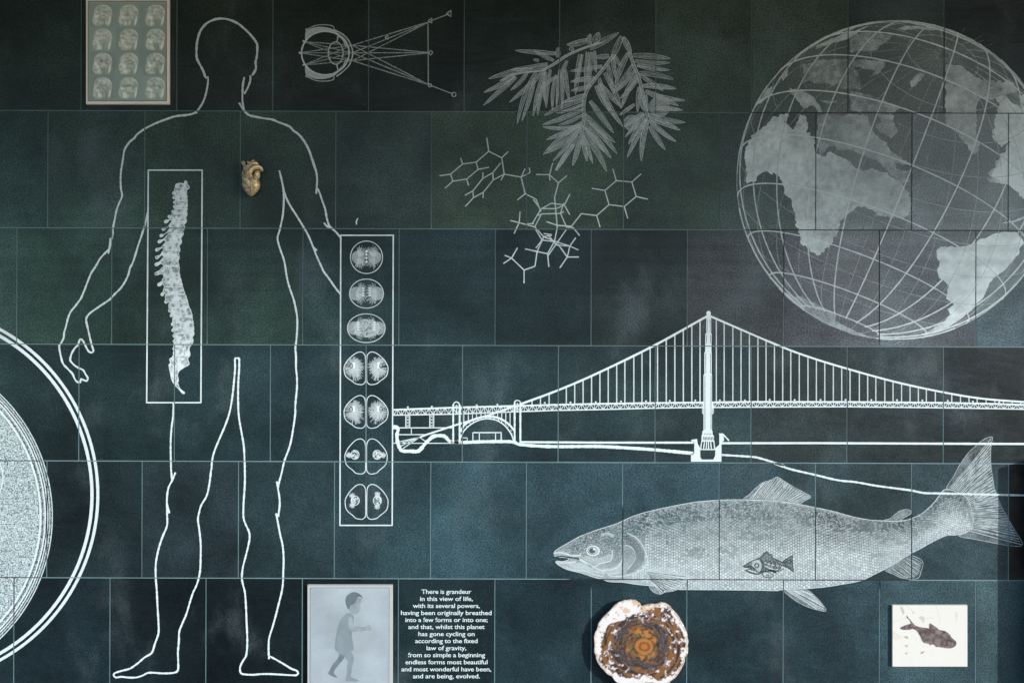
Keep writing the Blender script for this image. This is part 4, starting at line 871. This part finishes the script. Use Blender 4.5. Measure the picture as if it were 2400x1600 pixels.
# ================================================================ engraved quotation
TX = T(700, 1350, 4.704)
tx = empty("quotation_lettering", "thirteen centred lines of bold white lettering cut into a slab beside the child plaque", "text", (1045, 1595))
lines = [("There is grandeur",1355,1903,190),("in this view of life,",1338,1920,268),("with its several powers,",1260,1997,345),("having been originally breathed",1128,2127,423),("into a few forms or into one;",1177,2083,500),("and that, whilst this planet",1208,2050,577),("has gone cycling on",1320,1940,655),("according to the fixed",1285,1972,732),("law of gravity,",1410,1848,810),("from so simple a beginning",1205,2055,887),("endless forms most beautiful",1178,2082,965),("and most wonderful have been,",1133,2122,1043),("and are being, evolved.",1260,1998,1120)]
m_letter = m_etch
for tl_, x0, x1, yb in lines:
    cu_ = bpy.data.curves.new("line_of_text", 'FONT'); cu_.body = tl_; cu_.size = 1; cu_.offset = .009; cu_.resolution_u = 3; cu_.space_character = .97
    ob = bpy.data.objects.new("tmp", cu_); C.objects.link(ob)
    dg = bpy.context.evaluated_depsgraph_get(); me = bpy.data.meshes.new_from_object(ob.evaluated_get(dg))
    bpy.data.objects.remove(ob); n = len(me.vertices); co = np.zeros(n*3); me.vertices.foreach_get('co', co); co = co.reshape(-1, 3)
    a, b_ = co[:, 0].min(), co[:, 0].max(); p0, p1 = TX((x0, yb), (x1, yb)); o0 = abs_loc(tx)
    u = p0[0]+(co[:, 0]-a)/(b_-a)*(p1[0]-p0[0]); v = p0[1]-co[:, 1]*14.6
    for i in range(n): me.vertices[i].co = world(*W((u[i], v[i])), .0009)-o0
    at = me.color_attributes.new("tone", 'FLOAT_COLOR', 'POINT'); at.data.foreach_set('color', np.tile([1, .03, 0, 1], n).astype(float))
    finish("line_of_text", me, tx, m_letter)

# ================================================================ brain scan plaque
def rect(x0, y0, x1, y1): return [W(p) for p in ((x0, y1), (x1, y1), (x1, y0), (x0, y0))]
pl = empty("brain_scan_plaque", "framed metal plaque showing twelve grey head scans in a grid, top left", "plaque", (301, 246), h=.0)
solid("backing_plate", rect(204, .8, 398.6, 246.3), .001, .016, m_print, pl, col=lin((226,220,210)), bevel=.6)
s = Sk(); s.area([(210,6.2),(392.6,6.2),(392.6,238.6),(209.6,238.6)], lambda x, y: np.stack([c*(.78+.5*fbm(x*.02, y*.02)) for c in [np.full(len(x), q) for q in lin((140,157,151))]], 1), 0, .0166, g=10); s.build("picture_area", pl, m_print, cut=False)
s = Sk()
for a, b_ in (((209.8,6),(392.8,6)),((392.8,6),(392.8,238.8)),((392.8,238.8),(209.4,238.8)),((209.4,238.8),(209.8,6))): s.ribbon([a, b_], 1.2, 1, h=.0170, smooth=False, wob=0)
s.c = [(*lin((70,60,50)), 1)]*len(s.v); s.build("picture_edge", pl, m_print, cut=False)
s = Sk()
for x0 in (273, 333): s.ribbon([(x0, 8), (x0, 237)], .9, 1, h=.0168, smooth=False, wob=0)
s.c = [(*lin((142,160,156)), 1)]*len(s.v); s.build("film_divider", pl, m_print, cut=False)
cl0 = np.array(lin((84,104,98))); cl1 = np.array(lin((228,234,222)))
for j, cy in enumerate((39.5, 95.6, 152, 209)):
    for i, cx in enumerate((241, 302, 364.5)):
        kk = j*3+i; n_ = 34; xs_ = np.linspace(-1, 1, n_); s = Sk()
        X, Yv = np.meshgrid(xs_, xs_); rr_ = np.hypot((X-.10)/.80, (Yv+.20)/.72); th_ = np.arctan2(Yv+.20, X-.10)
        ringb = np.exp(-((rr_-1)/.06)**2)*np.clip(1.25-np.abs(th_+.9)/1.9, 0, 1)
        inner = np.clip((1-rr_)/.08, 0, 1)*np.clip((.42-Yv)*6, 0, 1)
        br_ = inner*(.50+1.0*(fbm(X*5+kk*7, Yv*6+kk*3, 3)-.5))
        vent = np.exp(-((np.hypot((X-.10)/.40, (Yv+.02)/.24)-1)/.2)**2)*(j > 1)*(Yv < .05)*inner
        wf = np.interp(Yv, [-.3, .1, .5, .75, 1.0], [-.68, -.80, -.86, -.72, -.66])      # line of brow, nose, lips, chin
        face = np.clip((X-wf)*9, 0, 1)*np.clip((-.18-X+.35*Yv)*6, 0, 1)*np.clip((Yv+.15)*4, 0, 1)*np.clip((1-Yv)*4, 0, 1)*(.25+1.3*(fbm(X*8+kk, Yv*8-kk, 3)-.3))
        nape = np.clip(1-np.hypot((X-.74+.25*(Yv-.4))/.13, (Yv-.5)/.5), 0, 1)*1.5
        neck = np.clip((Yv-.28)*4, 0, 1)*np.clip((1.0-Yv)*3, 0, 1)*(X > -.4)*(X < .66)*(.05+1.3*np.clip(vnoise(X*8+kk*3, Yv*1.6+kk)-.45, 0, 1))
        tn = np.clip(ringb*.8+br_-vent*.4+face+nape+neck, 0, 1)
        edge = np.clip((1-np.maximum(abs(X), abs(Yv)))*7, 0, 1); tn *= edge
        bgc = np.stack([q*(.78+.5*fbm(np.full(X.size, cx)*.02, np.full(X.size, cy)*.02)) for q in lin((140,157,151))], 1)
        colr = bgc*(1-.30*np.clip(inner.ravel(), 0, 1)[:, None])*(1-tn.ravel()[:, None])+cl1*tn.ravel()[:, None]
        for a in range(n_*n_):
            p = W((cx+X.ravel()[a]*26.5, cy+Yv.ravel()[a]*27)); s.v.append((p[0], p[1], .0169)); s.c.append((*colr[a], 1))
        s.f = [(q*n_+r_, q*n_+r_+1, (q+1)*n_+r_+1, (q+1)*n_+r_) for q in range(n_-1) for r_ in range(n_-1)]
        s.build("head_scan", pl, m_print, cut=False)

# ================================================================ walking child plaque (plain stand-in silhouette)
cp = empty("child_plaque", "pale grey plaque printed with a faint walking toddler, standing at bottom edge", "plaque", (821, 1640))
cp['label'] = "pale grey upright plaque printed with a faint walking toddler, at the bottom edge"
solid("backing_plate", rect(721.5, 1368.3, 920.8, 1660), .001, .015, m_print, cp, col=lin((168,172,171)), bevel=.6)
s = Sk(); bgf = lambda x, y: np.stack([np.clip(q*(.72+.52*fbm(x*.016, y*.02)), 0, 1) for q in [np.full(len(x), c) for c in lin((152,162,168))]], 1)
s.area([(729,1374.5),(913.5,1374.5),(912.5,1650),(728,1650)], bgf, 0, .0156, g=9); s.build("picture_area", cp, m_print, cut=False)
s = Sk()
for a, b_ in (((729,1374.5),(913.5,1374.5)),((913.5,1374.5),(912.5,1650)),((728,1650),(729,1374.5))): s.ribbon([a, b_], .9, 1, h=.0160, smooth=False, wob=0)
s.c = [(*lin((92,102,106)), 1)]*len(s.v); s.build("picture_edge", cp, m_print, cut=False)
def shape(name, pts, c, h, g=4, amt=.6):
    s = Sk(); s.area(cr(pts, 3, True), lambda x, y: np.stack([q*(1-amt/2+amt*fbm(x*.09, y*.05)) for q in [np.full(len(x), v_) for v_ in lin(c)]], 1), 0, h, g=g); return s.build(name, cp, m_print, cut=False)
shape("far_leg", TX((440,790),(510,830),(505,890),(450,960),(410,1010),(395,1055),(435,1100),(400,1098),(350,1075),(330,1055),(350,1020),(380,960),(430,900),(450,860)), (104,114,120), .0158)
shape("near_leg", TX((415,740),(520,720),(575,800),(612,880),(600,960),(585,1060),(580,1095),(640,1118),(670,1135),(640,1148),(560,1145),(525,1135),(535,1060),(540,980),(545,920),(500,860),(440,830)), (120,131,136), .0159)
shape("tunic", TX((545,392),(592,402),(614,450),(604,540),(592,620),(600,700),(612,790),(560,812),(480,822),(412,800),(408,720),(420,640),(440,540),(480,450)), (118,129,135), .0160, amt=.45)
shape("arm", TX((560,440),(600,455),(610,520),(660,540),(740,545),(775,520),(795,530),(805,560),(800,588),(765,580),(720,590),(640,598),(580,590),(555,540)), (134,144,148), .0161)
shape("face", TX((560,340),(600,280),(650,240),(690,225),(700,265),(680,300),(690,330),(680,370),(650,405),(610,400),(565,375)), (130,140,144), .0162)
shape("hair", TX((535,320),(522,270),(532,215),(570,178),(620,163),(670,180),(700,205),(716,238),(690,215),(660,218),(640,260),(620,290),(600,300),(575,310),(565,350),(545,345)), (90,100,106), .0163)

# ================================================================ fossil fish plate
fp = empty("fish_fossil_plate", "cream limestone tablet with a brown fossil fish, mounted bottom right", "fossil", (2177, 1560))
solid("limestone_tablet", rect(2089.4, 1415.6, 2265.0, 1559.4), .003, .0135, m_fossil, fp, col=lin((206,203,196)), bevel=.35)
FF = T(1900, 1300, 4.704)
def fshape(name, pts, f_, h, g=2.6, parent=fp, am=1.2):
    s = Sk(); P_ = rough(cr(pts, 3, True), am, 2.5, .2); s.area(P_, f_, 0, h, g=g); return s.build(name, parent, m_fossil, cut=False)
def fishcol(x, y):
    n = fbm(x*.16, y*.16, 3); m_ = fbm(x*.5, y*.5, 2)
    a = np.array(lin((70,58,57))); b_ = np.array(lin((126,112,113))); k = np.clip((n-.3)*2.2+.3*(m_-.5), 0, 1)[:, None]
    return a*(1-k)+b_*k
fshape("fossil_body", FF((1095,745),(1110,735),(1150,770),(1230,790),(1300,803),(1350,800),(1400,812),(1470,830),(1510,855),(1545,900),(1590,940),(1595,970),(1570,1000),(1520,1020),(1440,1010),(1370,1000),(1340,975),(1300,985),(1295,965),(1240,960),(1215,930),(1190,880),(1150,820),(1110,800)), fishcol, .0140)
fshape("fossil_tail", FF((1048,655),(1075,690),(1115,740),(1130,790),(1090,812),(1020,817),(972,802),(985,785),(1040,760),(1092,745),(1075,710),(1045,672)), fishcol, .0139)
fshape("fossil_fin", FF((1298,742),(1350,772),(1405,818),(1340,815),(1297,805)), fishcol, .0139, am=.7)
s = Sk(); s.ribbon(FF((1130,780),(1220,815),(1330,850),(1450,905),(1560,955)), 1.5, 1, h=.0143); s.c = [(*lin((92,60,50)), 1)]*len(s.v); s.build("fossil_backbone", fp, m_fossil, cut=False)
s = Sk()
for k in range(26):
    t_ = k/25; p = (1190+330*t_, 805+140*t_); s.ribbon(FF(p, (p[0]-10+18*t_, p[1]+60+10*math.sin(3*t_))), .7, 1, h=.0142, smooth=False)
s.c = [(*lin((78,66,70)), 1)]*len(s.v); s.build("fossil_ribs", fp, m_fossil, kind='stuff', cut=False)
s = Sk(); s.circle(FF((1510,960))[0], 6, 6, 1.4, 1, h=.0143); s.ribbon(FF((1470,920),(1440,960),(1470,1000)), 1.6, 1, h=.0143); s.ribbon(FF((1500,925),(1560,945),(1588,965)), 1.2, 1, h=.0143); s.c = [(*lin((56,50,58)), 1)]*len(s.v); s.build("fossil_head_bones", fp, m_fossil, cut=False)
smc = lambda c: (lambda x, y: np.tile(np.array(lin(c)), (len(x), 1)))
for pts, c in (([(975,560),(1000,570),(1025,620),(1015,650),(990,610)], (178,170,162)), ([(1180,680),(1220,660),(1245,690),(1230,740),(1205,710)], (186,180,166)), ([(1010,890),(1060,885),(1065,910),(1030,905)], (160,150,142)), ([(1195,1070),(1245,1048),(1215,1080)], (162,142,124)), ([(1030,1070),(1060,1068),(1040,1090)], (170,150,134)), ([(1105,615),(1135,630),(1115,640)], (180,172,165)), ([(1020,985),(1060,975),(1050,1010)], (176,168,160)), ([(1240,680),(1345,670),(1340,690),(1270,695)], (205,196,184)), ([(900,830),(950,860),(1000,900),(930,930),(900,900)], (200,194,184)), ([(1585,610),(1610,640),(1600,720),(1580,680)], (196,192,184))):
    fshape("mineral_stain", FF(*pts), smc(c), .0137, am=1.5)
s = Sk(); s.ribbon(FF((1365,545),(1400,640),(1410,750)), .6, 1, h=.01375); s.ribbon(FF((895,740),(1000,690),(1100,700)), .5, 1, h=.01375); s.ribbon(FF((1060,560),(1130,620)), .5, 1, h=.01375); s.c = [(*lin((176,168,158)), 1)]*len(s.v); s.build("hairline_crack", fp, m_fossil, cut=False)

# ================================================================ petrified wood slice
PW = T(1350, 1350, 5.88)
pw = empty("petrified_wood_slice", "round polished slice of petrified wood with white rim and orange core", "fossil", (1500, 1600))
ol = PW((240,820),(245,760),(280,700),(300,620),(340,560),(390,500),(460,440),(490,400),(540,350),(620,310),(700,295),(760,290),(820,310),(870,340),(897,376),(940,360),(1000,355),(1080,350),(1150,335),(1210,340),(1270,370),(1310,420),(1370,480),(1410,540),(1450,610),(1490,690),(1515,780),(1530,850),(1525,960),(1525,1020),(1490,1080),(1480,1150),(1450,1210),(1410,1290),(1350,1360),(1290,1410),(1230,1475),(1150,1500),(1100,1475),(1060,1440),(1000,1424),(940,1440),(895,1485),(800,1515),(700,1500),(620,1465),(540,1410),(470,1340),(420,1310),(360,1250),(300,1170),(260,1080),(240,980),(245,900))
OL = [W(p) for p in rough(cr(ol, 3, True), 1.3, 3, .15)]
ctr = np.array(W(PW((905, 915))[0]))
me = bpy.data.meshes.new("slice"); bm = bmesh.new(); lay = bm.verts.layers.float_color.new("tone")
def woodcol(x, y):
    dx, dy = x-ctr[0], y-ctr[1]; r_ = np.hypot(dx, dy); th_ = np.arctan2(dy, dx)
    oa = np.array(OL)-ctr; ot = np.arctan2(oa[:, 1], oa[:, 0]); orr = np.hypot(oa[:, 0], oa[:, 1]); ix = np.argsort(ot)
    R = np.interp(th_, ot[ix], orr[ix], period=2*math.pi); q = r_/R
    n1 = fbm(dx*.05+3, dy*.05+5, 4); n2 = fbm(th_*2.2+9, r_*.22, 3); n3 = fbm(dx*.13, dy*.13+40, 3); n4 = fbm(dx*.28+7, dy*.28, 2)
    L = lambda c: np.array(lin(c))
    white, cream, brown, dark, blue, orange, rust, olive, lil = map(L, ((212,206,204),(196,172,150),(118,80,46),(46,41,40),(88,88,96),(160,106,52),(120,68,38),(104,94,64),(142,132,142)))
    mixc = lambda a, b_, k: a*(1-k[:, None])+b_*k[:, None]
    ss = lambda v_, a, b_: np.clip((v_-a)/(b_-a), 0, 1)**2*(3-2*np.clip((v_-a)/(b_-a), 0, 1))
    c = np.tile(brown, (len(x), 1))
    c = mixc(c, np.tile(dark, (len(x), 1)), ss(n2, .46, .60))
    c = mixc(c, np.tile(lil, (len(x), 1)), ss(n3, .58, .70)*ss(q, .5, .62)*.7)
    c = mixc(c, np.tile(white, (len(x), 1)), ss(n3*.6+n4*.4, .60, .68)*ss(q, .5, .6))
    # grey-blue growth rings
    kr = ss(q, .30, .38)*(1-ss(q, .52+.12*(n1-.5), .64)); rb = .5+.5*np.sin(q*95+16*n1+3*n3)
    c = mixc(c, mixc(np.tile(dark, (len(x), 1)), np.tile(blue, (len(x), 1)), rb*ss(n2, .3, .6)), kr*ss(n3, .36, .52)*.85)
    # inner field and core
    ki = 1-ss(q, .26+.40*(n1-.5), .36+.40*(n1-.5)); inn = mixc(np.tile(olive, (len(x), 1)), np.tile(rust, (len(x), 1)), ss(n2, .5, .62)); inn = mixc(inn, np.tile(orange, (len(x), 1)), ss(n1, .46, .58)); inn = mixc(inn, np.tile(dark, (len(x), 1)), ss(n3, .56, .66)*.8)
    c = mixc(c, inn, ki)
    cx_, cy_ = W(PW((925, 935))[0]); rc = np.hypot((x-cx_)/22, (y-cy_)/20); core = mixc(np.tile(orange, (len(x), 1)), np.tile(rust, (len(x), 1)), .5+.5*np.sin(rc*11+5*n1)); c = mixc(c, core, 1-ss(rc+.6*(n1-.5), .80, .98))
    c = mixc(c, np.tile(olive*.4, (len(x), 1)), np.exp(-((rc+.2*(n1-.5)-1.06)/.07)**2)*.8)
    # white rim, broad at the top left and bottom
    lim = .90-.26*np.exp(-((th_+2.0)/.65)**2)-.20*np.exp(-((np.abs(th_-1.6))/.55)**2)-.03*np.exp(-((np.abs(np.abs(th_)-3.1))/.35)**2)+.20*(n1-.5)
    kw = ss(q, lim+.03+.12*(n3-.5), lim+.05+.12*(n3-.5)); c = mixc(c, mixc(np.tile(white, (len(x), 1)), np.tile(cream, (len(x), 1)), ss(n1, .52, .66)), kw)
    c = mixc(c, np.tile(rust*.6, (len(x), 1)), kw*ss(n3, .70, .76)*.8)
    c = mixc(c, np.tile(cream*.75, (len(x), 1)), ss(q, .94, .98)*ss(n3, .30, .5)*.8)
    return c
sk = Sk(); ins_pts = [(p[0], p[1]) for p in OL]
inv = lambda p: (1200+(p[0]-1200)*math.cos(TH)-(p[1]-800)*math.sin(TH), 800+(p[0]-1200)*math.sin(TH)+(p[1]-800)*math.cos(TH))
sk.area([inv(p) for p in OL], woodcol, 0, .042, g=1.5)
vsb = [bm.verts.new(p) for p in sk.v]
for q_, c_ in zip(vsb, sk.c): q_[lay] = c_
for f_ in sk.f:
    try: bm.faces.new([vsb[i] for i in f_])
    except ValueError: pass
be = [e for e in bm.edges if e.is_boundary]
g_ = bmesh.ops.extrude_edge_only(bm, edges=be)['geom']
rimc = (*lin((206,180,150)), 1)
for e in g_:
    if isinstance(e, bmesh.types.BMVert):
        d = Vector((e.co.x-ctr[0], e.co.y-ctr[1])); d.normalize(); e.co.z = .012; e.co.x -= d.x*1.5; e.co.y -= d.y*1.5; e[lay] = rimc
for q_ in bm.verts:
    if q_.co.z > .04:
        r_ = math.hypot(q_.co.x-ctr[0], q_.co.y-ctr[1]); q_.co.z -= .0009*float(fbm(q_.co.x*.1, q_.co.y*.1))
        if q_.is_boundary or any(l.co.z < .02 for e in q_.link_edges for l in e.verts): q_.co.z -= .003
o0 = abs_loc(pw)
for q_ in bm.verts: q_.co = world(q_.co.x, q_.co.y, q_.co.z)-o0
bmesh.ops.recalc_face_normals(bm, faces=bm.faces); bm.to_mesh(me); bm.free(); finish("slice", me, pw, m_wood)
m_pin, _t, _b = mat("steel", (.2, .2, .2), .4, 1.0)
for p in (PW((560,760))[0], PW((1300,760))[0], PW((900,1250))[0]):
    u_, v_ = W(p); solid("mounting_pin", [(u_+3*math.cos(a), v_+3*math.sin(a)) for a in np.linspace(0, 2*math.pi, 9)[:-1]], 0.0005, .030, m_pin, pw)

# ================================================================ bronze heart
m_br, t, b = mat("bronze", (.36, .24, .115), .36, .3)
geo = t.nodes.new("ShaderNodeNewGeometry"); mxx = t.nodes.new("ShaderNodeMix"); mxx.data_type = 'RGBA'
nn0 = noise(t, geo.outputs["Position"], 75, 4, .65); nn = math_node(t, 'MULTIPLY_ADD', nn0, 2.6); nn.node.inputs[2].default_value = -.75; nn.node.use_clamp = True; t.links.new(nn, mxx.inputs[0]); mxx.inputs[6].default_value = (.17, .115, .06, 1); mxx.inputs[7].default_value = (.74, .57, .35, 1); t.links.new(mxx.outputs[2], b.inputs["Base Color"])
bp = t.nodes.new("ShaderNodeBump"); bp.inputs["Strength"].default_value = .4; bp.inputs["Distance"].default_value = .003; t.links.new(noise(t, geo.outputs["Position"], 90, 3), bp.inputs["Height"]); t.links.new(bp.outputs[0], b.inputs["Normal"])
hr = empty("bronze_heart", "small bronze anatomical heart fixed on the chest of the outlined figure", "sculpture", (593, 463))
def blob(name, c, r3, rot=0, m=m_br, shape_=None, parent=hr, sub=4):
    me = bpy.data.meshes.new(name); bm = bmesh.new(); bmesh.ops.create_icosphere(bm, subdivisions=sub, radius=1)
    o0 = abs_loc(parent); ca, sa = math.cos(rot), math.sin(rot)
    for q in bm.verts:
        x, y, z = q.co
        if shape_: x, y, z = shape_(x, y, z)
        x, y, z = x*r3[0], y*r3[1], z*r3[2]; x, y = x*ca-y*sa, x*sa+y*ca
        u, v = W((c[0]+x, c[1]+y)); q.co = world(u, v, max(.0005, (c[2]+z)*S))-o0
    for f_ in bm.faces: f_.smooth = True
    bmesh.ops.recalc_face_normals(bm, faces=bm.faces)
    bm.to_mesh(me); bm.free(); return finish(name, me, parent, m)
def tube(name, pts, rad, m=m_br, parent=hr, hollow=False, n=14):
    P = [Vector(p) for p in cr(pts, 1.5)]; R = np.interp(np.linspace(0, 1, len(P)), np.linspace(0, 1, len(rad)), rad)
    me = bpy.data.meshes.new(name); bm = bmesh.new(); rings = []; o0 = abs_loc(parent)
    def ringv(p, d, r_):
        a = d.cross(Vector((0, 0, 1)) if abs(d.z) < .9 else Vector((1, 0, 0))).normalized(); b_ = d.cross(a).normalized(); out = []
        for k in range(n):
            an = k*2*math.pi/n; q = p+a*math.cos(an)*r_+b_*math.sin(an)*r_; u, v = W((q.x, q.y)); out.append(bm.verts.new(world(u, v, max(.0004, q.z*S))-o0))
        return out
    for i, p in enumerate(P):
        d = (P[min(i+1, len(P)-1)]-P[max(i-1, 0)]).normalized(); rings.append(ringv(p, d, R[i]))
    if hollow:
        d = (P[-1]-P[-2]).normalized(); rings.append(ringv(P[-1], d, R[-1]*.62)); rings.append(ringv(P[-1]-d*5, d, R[-1]*.55))
    for a, b_ in zip(rings, rings[1:]):
        for k in range(n): bm.faces.new((a[k], a[(k+1) % n], b_[(k+1) % n], b_[k]))
    bm.faces.new(rings[-1]); bm.faces.new(rings[0][::-1])
    for f_ in bm.faces: f_.smooth = True
    bmesh.ops.recalc_face_normals(bm, faces=bm.faces); bm.to_mesh(me); bm.free(); return finish(name, me, parent, m)
Hh = T(500, 300, 4.704)
def hp(x, y, z): p = Hh((x, y))[0]; return (p[0], p[1], z)
def taper_(x, y, z): k = 1-.42*max(0, y)**1.6; return x*k+.06*y, y, z*k
blob("ventricle", hp(432, 640, 15), (21.5, 26, 15), .05, shape_=taper_)
blob("right_ventricle", hp(405, 600, 17), (13.5, 25, 14), -.30)
blob("left_atrium", hp(500, 530, 17), (7.5, 12, 11), .1)
blob("auricle", hp(352, 520, 16), (4.5, 10.5, 9), .1)
blob("auricle", hp(487, 568, 24), (5.5, 4.5, 5), .6)
tube("pulmonary_artery", [hp(408,560,24), hp(425,510,27), hp(460,465,27), hp(500,448,25), hp(540,455,21), hp(552,490,17)], (8, 8, 7, 6, 5, 4), hollow=True)
tube("aorta", [hp(395,520,16), hp(400,460,17), hp(425,420,17), hp(460,400,16), hp(490,412,13), hp(498,440,9)], (7, 7, 6.5, 6, 5.5, 5))
tube("vena_cava", [hp(368,520,13), hp(370,460,14), hp(360,420,16), hp(353,398,24)], (5.5, 5, 4.6, 4.6), hollow=True)
tube("branch_vessel", [hp(400,450,17), hp(392,440,22), hp(388,446,27)], (3.2, 3, 2.8), hollow=True)
tube("branch_vessel", [hp(425,430,16), hp(412,405,17), hp(405,392,22)], (3.4, 3, 2.6), hollow=True)
tube("branch_vessel", [hp(455,410,14), hp(455,390,15), hp(460,378,19)], (4, 3.8, 3.6), hollow=True)
tube("coronary_vein", [hp(445,585,31), hp(455,640,31.5), hp(448,690,28), hp(438,735,21)], (1.3, 1.4, 1.2, .7))
tube("coronary_vein", [hp(455,640,31), hp(478,665,27), hp(495,690,21)], (1.1, 1.0, .6))
tube("coronary_vein", [hp(448,500,28), hp(446,550,29), hp(450,590,30)], (1.3, 1.4, 1.2))
m_hole, _t, _b = mat("shadowed_bore", (.02, .016, .012), .9)

# ================================================================ loose white fleck stuck to the wall
s = Sk(); s.poly(cr(D1((1600,992),(1590,1015),(1584,1040),(1585,1065),(1578,1068),(1570,1050),(1572,1025),(1585,1000)), 1.5, True), 1, 0, .0012)
o = s.build("white_chip", None, cut=False); o['label'] = "tiny white curved chip mark above the strip of dividing cells"; o['category'] = "chip mark"
